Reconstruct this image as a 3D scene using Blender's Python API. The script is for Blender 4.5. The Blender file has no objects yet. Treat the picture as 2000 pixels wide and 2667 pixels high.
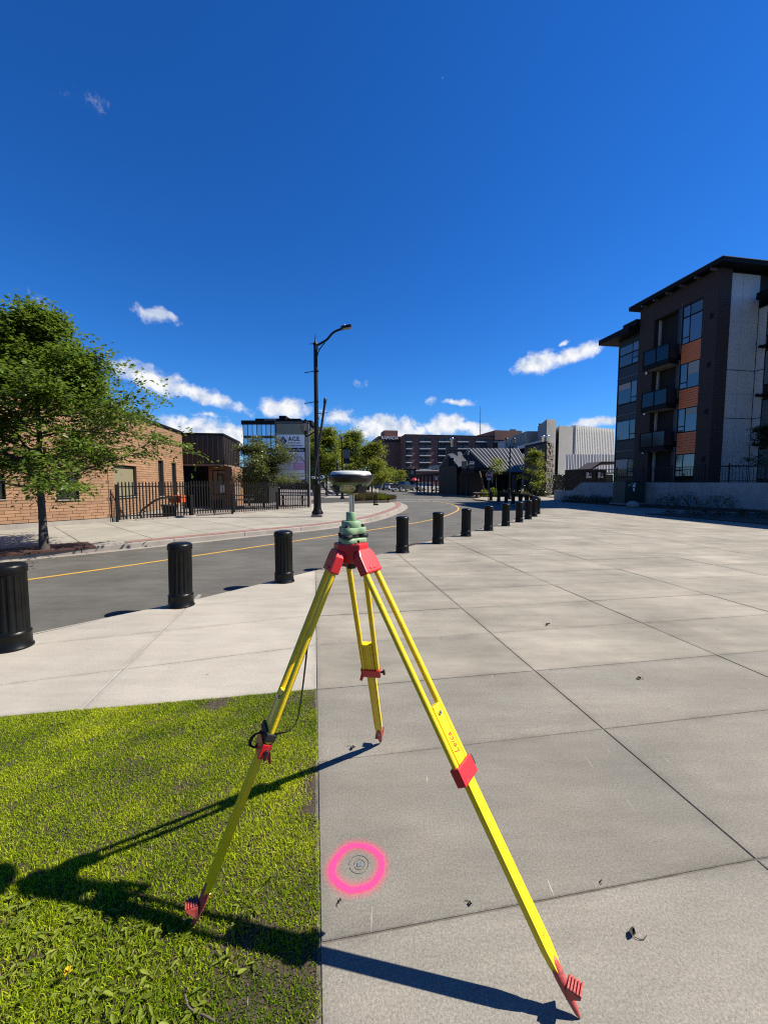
import bpy, bmesh, math, random
import numpy as np
from mathutils import Matrix, Vector
R = math.radians
random.seed(7)
rng = np.random.default_rng(7)
SC = bpy.context.scene
COL = SC.collection

# ------------------------------------------------------------------ camera
CAM_H, FPX, HOR = 1.6, 1050.0, 1256.0          # eye height, focal length and horizon in photo pixels (2000 x 2667)
TH = math.atan((1333.5 - HOR) / FPX)
cam = bpy.data.cameras.new('camera')
cam.sensor_fit = 'VERTICAL'; cam.sensor_height = 36.0; cam.lens = 36.0 * FPX / 2667.0
cam.clip_start = 0.05; cam.clip_end = 3000
camo = bpy.data.objects.new('camera', cam); COL.objects.link(camo)
camo.location = (0, 0, CAM_H); camo.rotation_euler = (R(90) - TH, 0, 0)
SC.camera = camo

# ------------------------------------------------------------------ sun, sky, exposure
SUN_AZ, SUN_EL = R(4.0), R(48.0)               # azimuth measured from +X towards +Y
sv = Vector((math.cos(SUN_AZ) * math.cos(SUN_EL), math.sin(SUN_AZ) * math.cos(SUN_EL), math.sin(SUN_EL)))
sl = bpy.data.lights.new('sun', 'SUN'); sl.energy = 5.0; sl.angle = R(0.53); sl.color = (1.0, 0.925, 0.79)
so = bpy.data.objects.new('sun', sl); COL.objects.link(so)
so.rotation_euler = sv.to_track_quat('Z', 'Y').to_euler(); so.location = (30, 5, 40)
SC.view_settings.view_transform = 'Standard'; SC.view_settings.look = 'None'
SC.view_settings.gamma = 1.0; SC.view_settings.exposure = 1.17; SC.view_settings.use_curve_mapping = False
SC.cycles.max_bounces = 7; SC.cycles.transparent_max_bounces = 24
SC.cycles.use_denoising = False
SC.cycles.pixel_filter_type = 'BLACKMAN_HARRIS'; SC.cycles.filter_width = 1.15
SC.cycles.adaptive_threshold = .004; SC.cycles.sample_clamp_indirect = 4.0; SC.cycles.blur_glossy = .5
SC.cycles.caustics_reflective = False; SC.cycles.caustics_refractive = False

def pray(x, y):
    a = (x - 1000.0) / FPX; b = (1333.5 - y) / FPX
    c, s = math.cos(TH), math.sin(TH)
    return Vector((a, c + b * s, -s + b * c))
def gp(x, y, z=0.0):
    d = pray(x, y); t = (z - CAM_H) / d.z
    return Vector((d.x * t, d.y * t, z))
def at(x, y, Y):
    d = pray(x, y); t = Y / d.y
    return Vector((d.x * t, Y, CAM_H + d.z * t))

def node(nt, t, **kw):
    n = nt.nodes.new(t)
    for k, v in kw.items():
        if k.startswith('i_'):
            n.inputs[k[2:].replace('_', ' ')].default_value = v
        else: setattr(n, k, v)
    return n

W = bpy.data.worlds.new('World'); SC.world = W; W.use_nodes = True
def build_world():
    nt = W.node_tree; nt.nodes.clear(); L = nt.links.new
    out = node(nt, 'ShaderNodeOutputWorld'); bg = node(nt, 'ShaderNodeBackground')
    bg.inputs['Strength'].default_value = 0.0505
    sky = node(nt, 'ShaderNodeTexSky'); sky.sky_type = 'NISHITA'; sky.sun_disc = False
    sky.sun_elevation = SUN_EL; sky.sun_rotation = R(90) - SUN_AZ
    sky.altitude = 350; sky.air_density = 1.0; sky.dust_density = 0.05; sky.ozone_density = 3.0
    gm = node(nt, 'ShaderNodeGamma'); gm.inputs['Gamma'].default_value = 1.0
    hs = node(nt, 'ShaderNodeHueSaturation'); hs.inputs['Saturation'].default_value = 1.28; hs.inputs['Value'].default_value = 1.0; hs.inputs['Hue'].default_value = 0.503
    tn = node(nt, 'ShaderNodeVectorMath', operation='MULTIPLY')
    tm = node(nt, 'ShaderNodeMix', data_type='RGBA'); tm.inputs['A'].default_value = (.50, .68, 1.02, 1); tm.inputs['B'].default_value = (.42, .89, 1.33, 1)
    L(tm.outputs['Result'], tn.inputs[1])
    L(sky.outputs[0], gm.inputs[0]); L(gm.outputs[0], hs.inputs['Color']); L(hs.outputs[0], tn.inputs[0])
    tc = node(nt, 'ShaderNodeTexCoord'); sp = node(nt, 'ShaderNodeSeparateXYZ')
    L(tc.outputs['Generated'], sp.inputs[0])
    az = node(nt, 'ShaderNodeMath', operation='ARCTAN2'); L(sp.outputs[0], az.inputs[0]); L(sp.outputs[1], az.inputs[1])
    el = node(nt, 'ShaderNodeMath', operation='ARCSINE'); L(sp.outputs[2], el.inputs[0])
    tr_ = node(nt, 'ShaderNodeMapRange', interpolation_type='SMOOTHSTEP'); tr_.inputs[1].default_value = 0; tr_.inputs[2].default_value = R(11); L(el.outputs[0], tr_.inputs[0]); L(tr_.outputs[0], tm.inputs['Factor'])
    cb = node(nt, 'ShaderNodeCombineXYZ'); L(az.outputs[0], cb.inputs[0]); L(el.outputs[0], cb.inputs[1])
    # domain warp so that the clouds get ragged outlines
    wn = node(nt, 'ShaderNodeTexNoise'); wn.inputs['Scale'].default_value = 16; wn.inputs['Detail'].default_value = 5
    L(cb.outputs[0], wn.inputs['Vector'])
    ws = node(nt, 'ShaderNodeVectorMath', operation='SUBTRACT'); ws.inputs[1].default_value = (0.5, 0.5, 0.5); L(wn.outputs['Color'], ws.inputs[0])
    wm = node(nt, 'ShaderNodeVectorMath', operation='MULTIPLY'); wm.inputs[1].default_value = (0.05, 0.034, 0); L(ws.outputs[0], wm.inputs[0])
    wa = node(nt, 'ShaderNodeVectorMath', operation='ADD'); L(cb.outputs[0], wa.inputs[0]); L(wm.outputs[0], wa.inputs[1])
    def azel(x, y):
        d = pray(x, y).normalized(); return math.atan2(d.x, d.y), math.asin(d.z)
    px = [(240, 262, 78, 30, 12, .13), (110, 790, 46, 26, -15, .36), (408, 820, 58, 20, -8, .75),
          (390, 985, 110, 34, -14, 1.0), (500, 1022, 150, 22, -13, .9), (560, 1040, 70, 14, -8, .6),
          (500, 1132, 130, 48, -4, 1.1), (600, 1135, 90, 34, 4, 1.0), (545, 1082, 40, 11, 0, .5), (505, 1080, 22, 10, 0, .4),
          (732, 1064, 62, 30, 0, 1.1), (795, 1068, 24, 12, 0, .6), (882, 1082, 48, 24, -8, .8), (905, 1090, 30, 12, 0, .6),
          (1010, 1118, 100, 36, 0, 1.2), (1060, 1126, 70, 26, 0, 1.0), (960, 1128, 60, 18, 0, .8), (1160, 1108, 62, 28, 0, 1.1), (1200, 1116, 60, 16, 0, .9),
          (1255, 1124, 50, 22, 0, 1.0), (1310, 1128, 40, 14, 0, .7),
          (1400, 946, 66, 30, 10, 1.1), (1480, 932, 70, 24, 16, 1.0), (1535, 905, 36, 26, 40, .9), (1468, 895, 16, 8, 20, .5),
          (1190, 1046, 52, 10, -3, .75), (1125, 1044, 14, 11, 0, .45), (1540, 1102, 70, 14, 6, .9), (1600, 1096, 60, 12, 0, .8),
          (1153, 210, 5, 6, 0, .2), (935, 995, 26, 12, 0, .25)]
    ells = []
    for cx, cy, hw, hh, ang, st in px:
        a0, e0 = azel(cx, cy)
        a1, _ = azel(cx + hw, cy); _, e1 = azel(cx, cy - hh)
        ells.append((a0, e0, abs(a1 - a0) * 1.25, abs(e1 - e0) * 1.3, R(ang), st))
    r2 = random.Random(3)
    for k in range(26):                            # the same broken low cloud goes on all round the horizon
        a = R(52) + r2.random() * R(256); e = R(3) + r2.random() ** 2 * R(30)
        if a > math.pi: a -= 2 * math.pi
        ells.append((a, e, R(3 + 5 * r2.random()), R(1 + 1.6 * r2.random()), R(r2.uniform(-12, 12)), r2.uniform(.6, 1.1)))
    prev = None; prevt = None
    for a0, e0, sa, se, ang, st in ells:
        mp = node(nt, 'ShaderNodeMapping', vector_type='TEXTURE')
        mp.inputs['Location'].default_value = (a0, e0, 0); mp.inputs['Rotation'].default_value = (0, 0, ang); mp.inputs['Scale'].default_value = (sa, se, 1)
        L(wa.outputs[0], mp.inputs['Vector'])
        ln = node(nt, 'ShaderNodeVectorMath', operation='LENGTH'); L(mp.outputs[0], ln.inputs[0])
        m1 = node(nt, 'ShaderNodeMath', operation='MULTIPLY_ADD'); L(ln.outputs['Value'], m1.inputs[0]); m1.inputs[1].default_value = -st; m1.inputs[2].default_value = st
        if prev is None: prev = m1
        else:
            mx = node(nt, 'ShaderNodeMath', operation='MAXIMUM'); L(prev.outputs[0], mx.inputs[0]); L(m1.outputs[0], mx.inputs[1]); prev = mx
    n2 = node(nt, 'ShaderNodeTexNoise'); n2.inputs['Scale'].default_value = 42; n2.inputs['Detail'].default_value = 7; n2.inputs['Roughness'].default_value = .62
    L(wa.outputs[0], n2.inputs['Vector'])
    ma = node(nt, 'ShaderNodeMath', operation='MULTIPLY_ADD'); L(n2.outputs[0], ma.inputs[0]); ma.inputs[1].default_value = 1.3; ma.inputs[2].default_value = -.72
    ad = node(nt, 'ShaderNodeMath', operation='ADD'); L(prev.outputs[0], ad.inputs[0]); L(ma.outputs[0], ad.inputs[1])
    gate = node(nt, 'ShaderNodeMapRange', interpolation_type='SMOOTHSTEP'); gate.inputs['From Min'].default_value = -.05; gate.inputs['From Max'].default_value = .12
    L(prev.outputs[0], gate.inputs['Value'])
    cov = node(nt, 'ShaderNodeMapRange', interpolation_type='SMOOTHSTEP'); cov.inputs['From Min'].default_value = 0.0; cov.inputs['From Max'].default_value = .62
    L(ad.outputs[0], cov.inputs['Value'])
    cv2 = node(nt, 'ShaderNodeMath', operation='MULTIPLY'); L(cov.outputs[0], cv2.inputs[0]); L(gate.outputs[0], cv2.inputs[1])
    # cloud tone: whiter where thick, grey-blue folds from noise
    n3 = node(nt, 'ShaderNodeTexNoise'); n3.inputs['Scale'].default_value = 30; n3.inputs['Detail'].default_value = 4
    of = node(nt, 'ShaderNodeVectorMath', operation='ADD'); of.inputs[1].default_value = (.0, .012, .3); L(wa.outputs[0], of.inputs[0]); L(of.outputs[0], n3.inputs['Vector'])
    rp = node(nt, 'ShaderNodeMapRange'); rp.inputs['From Min'].default_value = .36; rp.inputs['From Max'].default_value = .58; L(n3.outputs[0], rp.inputs['Value'])
    cc = node(nt, 'ShaderNodeMix', data_type='RGBA'); cc.inputs['A'].default_value = (4.6, 5.4, 7.0, 1); cc.inputs['B'].default_value = (8.4, 8.5, 8.7, 1); L(rp.outputs[0], cc.inputs['Factor'])
    mix = node(nt, 'ShaderNodeMix', data_type='RGBA'); L(cv2.outputs[0], mix.inputs['Factor']); L(tn.outputs[0], mix.inputs['A']); L(cc.outputs['Result'], mix.inputs['B'])
    L(mix.outputs['Result'], bg.inputs['Color']); L(bg.outputs[0], out.inputs['Surface'])
    W.cycles.sampling_method = 'MANUAL'; W.cycles.sample_map_resolution = 512
build_world()

# ------------------------------------------------------------------ materials
MATS = {}
ALB = .50                                     # all albedos below were first tuned at exposure 0.2; the picture is exposed for the sunlit ground
KEEP = {'white_paint', 'white_plastic', 'steel', 'blue_glass', 'office_glass', 'letter_white', 'window_glass', 'sign_white', 'sign_lilac', 'sign_pink', 'fin_white'}
def mat(name, col, rough=.6, metal=0., var=0., vs=4., bump=0., bs=60., spec=.5, col2=None, rnd=0., coat=0., detail=5, stretch=None, emit=0, scuff=None):
    if name in MATS: return MATS[name]
    if name not in KEEP:
        col = tuple(c * ALB for c in col); col2 = tuple(c * ALB for c in col2) if col2 else None
    m = bpy.data.materials.new(name); m.use_nodes = True; MATS[name] = m
    nt = m.node_tree; L = nt.links.new; b = nt.nodes['Principled BSDF']
    b.inputs['Base Color'].default_value = (*col, 1); b.inputs['Roughness'].default_value = rough; b.inputs['Metallic'].default_value = metal
    b.inputs['Specular IOR Level'].default_value = spec; b.inputs['Coat Weight'].default_value = coat
    src = None
    if var or col2 or bump or rnd:
        g = node(nt, 'ShaderNodeNewGeometry'); vec = g.outputs['Position']
        if stretch:
            mp = node(nt, 'ShaderNodeMapping'); mp.inputs['Scale'].default_value = stretch; L(vec, mp.inputs['Vector']); vec = mp.outputs[0]
    if var or col2:
        n = node(nt, 'ShaderNodeTexNoise'); n.inputs['Scale'].default_value = vs; n.inputs['Detail'].default_value = detail; n.inputs['Roughness'].default_value = .65
        L(vec, n.inputs['Vector'])
        mr = node(nt, 'ShaderNodeMapRange'); mr.inputs['From Min'].default_value = .3; mr.inputs['From Max'].default_value = .7; L(n.outputs[0], mr.inputs['Value'])
        mx = node(nt, 'ShaderNodeMix', data_type='RGBA'); L(mr.outputs[0], mx.inputs['Factor'])
        c2 = col2 or tuple(min(1, c * (1 + var)) for c in col); c1 = col if col2 else tuple(c * (1 - var) for c in col)
        mx.inputs['A'].default_value = (*c1, 1); mx.inputs['B'].default_value = (*c2, 1); src = mx.outputs['Result']
    if rnd:
        oi = node(nt, 'ShaderNodeObjectInfo'); m2 = node(nt, 'ShaderNodeMapRange'); m2.inputs['To Min'].default_value = 1 - rnd; m2.inputs['To Max'].default_value = 1 + rnd
        L(oi.outputs['Random'], m2.inputs['Value'])
        hv = node(nt, 'ShaderNodeHueSaturation'); L(m2.outputs[0], hv.inputs['Value'])
        if src: L(src, hv.inputs['Color'])
        else: hv.inputs['Color'].default_value = (*col, 1)
        src = hv.outputs[0]
    if scuff:
        n = node(nt, 'ShaderNodeTexNoise'); n.inputs['Scale'].default_value = 38; n.inputs['Detail'].default_value = 9; n.inputs['Roughness'].default_value = .7; L(g.outputs['Position'], n.inputs['Vector'])
        r_ = node(nt, 'ShaderNodeMapRange'); r_.inputs[1].default_value = .635; r_.inputs[2].default_value = .68; L(n.outputs[0], r_.inputs[0])
        m4 = node(nt, 'ShaderNodeMix', data_type='RGBA'); L(r_.outputs[0], m4.inputs['Factor']); L(src, m4.inputs['A']); m4.inputs['B'].default_value = (*scuff, 1); src = m4.outputs['Result']
    if src: L(src, b.inputs['Base Color'])
    if bump:
        n = node(nt, 'ShaderNodeTexNoise'); n.inputs['Scale'].default_value = bs; n.inputs['Detail'].default_value = 4; L(vec, n.inputs['Vector'])
        bp = node(nt, 'ShaderNodeBump'); bp.inputs['Strength'].default_value = bump; bp.inputs['Distance'].default_value = .01
        L(n.outputs[0], bp.inputs['Height']); L(bp.outputs[0], b.inputs['Normal'])
    if emit:
        b.inputs['Emission Color'].default_value = (*col, 1); b.inputs['Emission Strength'].default_value = emit
    return m

def concrete(name, col, tint, speck=.5, stain=.16, scr=.5):
    """broom-finished concrete: slab to slab tone, broad stains, fine aggregate speckle, scratches"""
    col = tuple(c * ALB for c in col); tint = tuple(c * ALB for c in tint)
    m = bpy.data.materials.new(name); m.use_nodes = True; MATS[name] = m
    nt = m.node_tree; L = nt.links.new; b = nt.nodes['Principled BSDF']; b.inputs['Roughness'].default_value = .82; b.inputs['Specular IOR Level'].default_value = .3
    g = node(nt, 'ShaderNodeNewGeometry'); oi = node(nt, 'ShaderNodeObjectInfo')
    def noise(s, d, rgh=.6, vec=None):
        n = node(nt, 'ShaderNodeTexNoise'); n.inputs['Scale'].default_value = s; n.inputs['Detail'].default_value = d; n.inputs['Roughness'].default_value = rgh
        L(vec or g.outputs['Position'], n.inputs['Vector']); return n.outputs[0]
    def rng_(v, a, b_, c, d):
        r = node(nt, 'ShaderNodeMapRange'); r.inputs[1].default_value = a; r.inputs[2].default_value = b_; r.inputs[3].default_value = c; r.inputs[4].default_value = d; L(v, r.inputs[0]); return r.outputs[0]
    def mul(a, b_):
        r = node(nt, 'ShaderNodeMath', operation='MULTIPLY'); L(a, r.inputs[0]); L(b_, r.inputs[1]); return r.outputs[0]
    mx = node(nt, 'ShaderNodeMix', data_type='RGBA'); mx.inputs['A'].default_value = (*col, 1); mx.inputs['B'].default_value = (*tint, 1)
    L(rng_(noise(1.7, 6, .7), .35, .68, 0, 1), mx.inputs['Factor'])
    v = rng_(noise(.8, 5), .3, .7, 1 - stain, 1 + stain * .6)
    st = node(nt, 'ShaderNodeMapping'); st.inputs['Rotation'].default_value = (0, 0, R(-12)); st.inputs['Scale'].default_value = (.55, 2.6, 1); L(g.outputs['Position'], st.inputs['Vector'])
    v = mul(v, rng_(noise(1.5, 6, .7, st.outputs[0]), .35, .7, 1 - stain * .8, 1.06))
    v = mul(v, rng_(noise(110, 3, .85), .28, .72, 1 - speck * .55, 1 + speck * .5))
    v = mul(v, rng_(noise(420, 1, .8), .3, .7, 1 - speck * .3, 1 + speck * .3))
    v = mul(v, rng_(oi.outputs['Random'], 0, 1, .89, 1.06))
    vo = node(nt, 'ShaderNodeTexVoronoi'); vo.inputs['Scale'].default_value = 26; L(g.outputs['Position'], vo.inputs['Vector'])
    v = mul(v, rng_(vo.outputs['Distance'], .05, .09, .72, 1))
    vg = node(nt, 'ShaderNodeTexVoronoi'); vg.inputs['Scale'].default_value = 2.3; L(g.outputs['Position'], vg.inputs['Vector'])
    v = mul(v, rng_(vg.outputs['Distance'], .018, .035, .45, 1))
    da = node(nt, 'ShaderNodeAttribute', attribute_name='Col')
    v = mul(v, rng_(mul(da.outputs['Fac'], rng_(noise(2.6, 6, .75), .38, .66, 0, 1)), 0, 1, 1, .74))
    hv = node(nt, 'ShaderNodeHueSaturation'); L(v, hv.inputs['Value']); L(mx.outputs['Result'], hv.inputs['Color'])
    # pale scratches
    vs_ = node(nt, 'ShaderNodeMapping'); vs_.inputs['Scale'].default_value = (15, .42, 1); vs_.inputs['Rotation'].default_value = (0, 0, R(38)); L(g.outputs['Position'], vs_.inputs['Vector'])
    v2 = node(nt, 'ShaderNodeTexVoronoi'); v2.inputs['Scale'].default_value = 2.0; L(vs_.outputs[0], v2.inputs['Vector'])
    vs3 = node(nt, 'ShaderNodeMapping'); vs3.inputs['Scale'].default_value = (17, .5, 1); vs3.inputs['Rotation'].default_value = (0, 0, R(-75)); vs3.inputs['Location'].default_value = (3.3, 1.7, 0); L(g.outputs['Position'], vs3.inputs['Vector'])
    v3 = node(nt, 'ShaderNodeTexVoronoi'); v3.inputs['Scale'].default_value = 1.7; L(vs3.outputs[0], v3.inputs['Vector'])
    mn = node(nt, 'ShaderNodeMath', operation='MINIMUM'); L(v2.outputs['Distance'], mn.inputs[0]); L(v3.outputs['Distance'], mn.inputs[1])
    sc = rng_(mn.outputs[0], .02, .055, scr, 0)
    sc = mul(sc, rng_(noise(5, 3), .44, .62, 0, 1))
    m3 = node(nt, 'ShaderNodeMix', data_type='RGBA'); L(sc, m3.inputs['Factor']); L(hv.outputs[0], m3.inputs['A']); m3.inputs['B'].default_value = (.44, .43, .40, 1)
    L(m3.outputs['Result'], b.inputs['Base Color'])
    bp = node(nt, 'ShaderNodeBump'); bp.inputs['Strength'].default_value = .5; bp.inputs['Distance'].default_value = .003
    L(noise(150, 4, .75), bp.inputs['Height']); L(bp.outputs[0], b.inputs['Normal'])
    return m
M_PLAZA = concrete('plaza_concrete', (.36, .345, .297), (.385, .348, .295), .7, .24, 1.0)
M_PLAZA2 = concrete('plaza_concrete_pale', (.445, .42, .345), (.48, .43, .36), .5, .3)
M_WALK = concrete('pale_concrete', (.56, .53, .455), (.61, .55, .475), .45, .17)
M_FARWALK = concrete('sidewalk_concrete', (.52, .495, .42), (.46, .435, .37), .2, .15)
M_KERB = concrete('kerb_concrete', (.50, .46, .41), (.42, .37, .33), .2, .15)
M_JOINT = mat('joint_dirt', (.055, .05, .042), .95, var=.4, vs=9)
M_JOINTP = mat('joint_sealant', (.36, .345, .32), .9, var=.25, vs=14)
M_ASPH = concrete('asphalt', (.175, .170, .150), (.215, .208, .184), .8, .26, 0)
M_BLACK = mat('black_gloss', (.003, .0035, .0035), .36, spec=.22, col2=(.012, .012, .011), vs=7, bump=.05, bs=40)
M_BLACKM = mat('black_metal', (.006, .006, .006), .45, spec=.25, bump=.03, bs=60)
M_RUBBER = mat('black_plastic', (.012, .012, .013), .55)
M_YEL = mat('yellow_lacquer', (1.42, 1.04, .008), .36, spec=.4, col2=(1.22, .84, .016), vs=22, coat=.1, bump=.08, bs=160, detail=10, scuff=(.32, .25, .07))
M_RED = mat('red_paint', (.95, .024, .036), .4, var=.12, vs=30, bump=.06, bs=150, scuff=(.22, .06, .05))
M_SHOE = mat('red_paint_scuffed', (.80, .04, .045), .55, col2=(.50, .17, .13), vs=45, bump=.2, bs=120)
M_GREEN = mat('instrument_green', (.36, .56, .31), .45, var=.08, vs=40, bump=.03, bs=200)
M_DGREEN = mat('receiver_olive', (.30, .37, .14), .42)
M_KEY = mat('keypad_khaki', (.95, .92, .48), .5, var=.05, vs=90)
M_WHITEP = mat('white_plastic', (.44, .455, .455), .4)
M_STEEL = mat('steel', (.55, .56, .56), .22, 1.0)
M_SOIL = mat('soil', (.075, .055, .035), .95, var=.4, vs=14, bump=.8, bs=60)
M_BROWNM = mat('brown_metal', (.028, .017, .013), .5, var=.15, vs=1.2, bump=.05)
M_BRICK = mat('tan_brick', (.43, .235, .125), .8, col2=(.52, .30, .17), vs=3.5, rnd=.14, bump=.35, bs=70)
M_MORTAR = mat('mortar', (.19, .125, .08), .9, var=.2, vs=8)
M_GLASS = mat('window_glass', (.012, .016, .018), .06, spec=.8)
M_GLASSB = mat('blue_glass', (.15, .185, .20), .05, .45, spec=.7, rnd=.3)
M_RAILG = mat('rail_glass', (.02, .03, .05), .12, .15, spec=.5)
M_HGLASS = mat('hotel_glass', (.06, .07, .08), .25, spec=.4, rnd=.6)
M_WHITE = mat('white_paint', (.78, .78, .76), .5)
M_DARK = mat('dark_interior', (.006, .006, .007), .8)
M_GREYMET = mat('grey_metal', (.24, .25, .26), .45, .3)
M_WOOD = mat('red_cedar', (1.3, .34, .11), .6, var=.25, vs=6, stretch=(1, 1, 18))
M_DBRICK = mat('dark_brick', (.085, .058, .050), .85, rnd=.2, var=.45, vs=9, stretch=(1, 1, 4))
M_DMORT = mat('dark_mortar', (.035, .03, .03), .9)
M_PANEL = mat('grey_panel', (.86, .88, .86), .6, var=.05, vs=.8)
M_NAVY = mat('navy_panel', (.018, .020, .030), .5)
M_FASCIA = mat('dark_fascia', (.011, .011, .013), .65, spec=.15)
M_HBRICK = mat('hotel_brick', (.36, .175, .135), .85, var=.12, vs=.6, bump=.2, bs=6)
M_HDARK = mat('hotel_dark_brick', (.075, .04, .036), .85)
M_CONC2 = mat('office_concrete', (.50, .485, .45), .85, var=.12, vs=.25)
M_RETW = concrete('retaining_concrete', (.58, .59, .57), (.48, .49, .48), .1, .2)
M_ROOF = mat('metal_roof', (.10, .105, .11), .5, .2)
M_TIMBER = mat('dark_timber', (.022, .014, .011), .7)
M_STONE = mat('tower_stone', (.19, .155, .13), .9, rnd=.35, var=.3, vs=4, bump=.7, bs=9)
M_BARK = mat('bark', (.075, .062, .05), .9, col2=(.13, .115, .10), vs=12, bump=.9, bs=30, stretch=(1, 1, .3))
M_YLINE = mat('yellow_line_paint', (.72, .43, .07), .75, var=.15, vs=12)
M_WLINE = mat('white_line_paint', (.68, .68, .66), .75, var=.15, vs=12)
M_REDPAVE = mat('red_paving', (.36, .19, .16), .85, var=.2, vs=3)
M_MULCH = mat('red_mulch', (.085, .034, .024), .95, var=.5, vs=25, bump=1, bs=40)
M_YARD = mat('yard_pavers', (.30, .255, .235), .85, var=.2, vs=2)

def leafmat(name, c1, c2, trans=.4, rough=.35, spec=.4):
    c1 = tuple(c * ALB for c in c1); c2 = tuple(c * ALB for c in c2)
    m = bpy.data.materials.new(name); m.use_nodes = True; MATS[name] = m
    nt = m.node_tree; L = nt.links.new; b = nt.nodes['Principled BSDF']; o = nt.nodes['Material Output']
    a = node(nt, 'ShaderNodeAttribute', attribute_name='Col')
    mx = node(nt, 'ShaderNodeMix', data_type='RGBA'); mx.inputs['A'].default_value = (*c1, 1); mx.inputs['B'].default_value = (*c2, 1)
    L(a.outputs['Fac'], mx.inputs['Factor'])
    b.inputs['Roughness'].default_value = rough; b.inputs['Specular IOR Level'].default_value = spec
    L(mx.outputs['Result'], b.inputs['Base Color'])
    t = node(nt, 'ShaderNodeBsdfTranslucent')
    hv = node(nt, 'ShaderNodeHueSaturation'); hv.inputs['Value'].default_value = 1.5; hv.inputs['Hue'].default_value = .485; L(mx.outputs['Result'], hv.inputs['Color']); L(hv.outputs[0], t.inputs['Color'])
    ms = node(nt, 'ShaderNodeMixShader'); ms.inputs[0].default_value = trans
    L(b.outputs[0], ms.inputs[1]); L(t.outputs[0], ms.inputs[2]); L(ms.outputs[0], o.inputs['Surface'])
    return m
M_LEAF = leafmat('elm_leaf', (.085, .17, .018), (.23, .35, .04), .42, .42, .3)
M_LEAF2 = leafmat('yard_leaf', (.09, .13, .035), (.22, .26, .07))
M_LEAF3 = leafmat('street_leaf', (.13, .19, .018), (.30, .37, .04), .45, .45, .3)
M_LEAFY = leafmat('young_leaf', (.17, .23, .02), (.33, .38, .04), .45, .45, .3)
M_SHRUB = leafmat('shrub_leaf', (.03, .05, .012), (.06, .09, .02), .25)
M_GRASS = leafmat('grass_blade', (.16, .31, .004), (.80, .92, .035), .38, .6, .1)
M_THATCH = leafmat('dry_thatch', (.20, .13, .06), (.46, .36, .20), .2, .8, .1)
M_WEED = leafmat('weed_leaf', (.14, .21, .012), (.36, .43, .05), .3, .5, .2)
M_ORN = leafmat('ornamental_grass', (.13, .13, .04), (.25, .21, .08), .3, .6)

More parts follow.
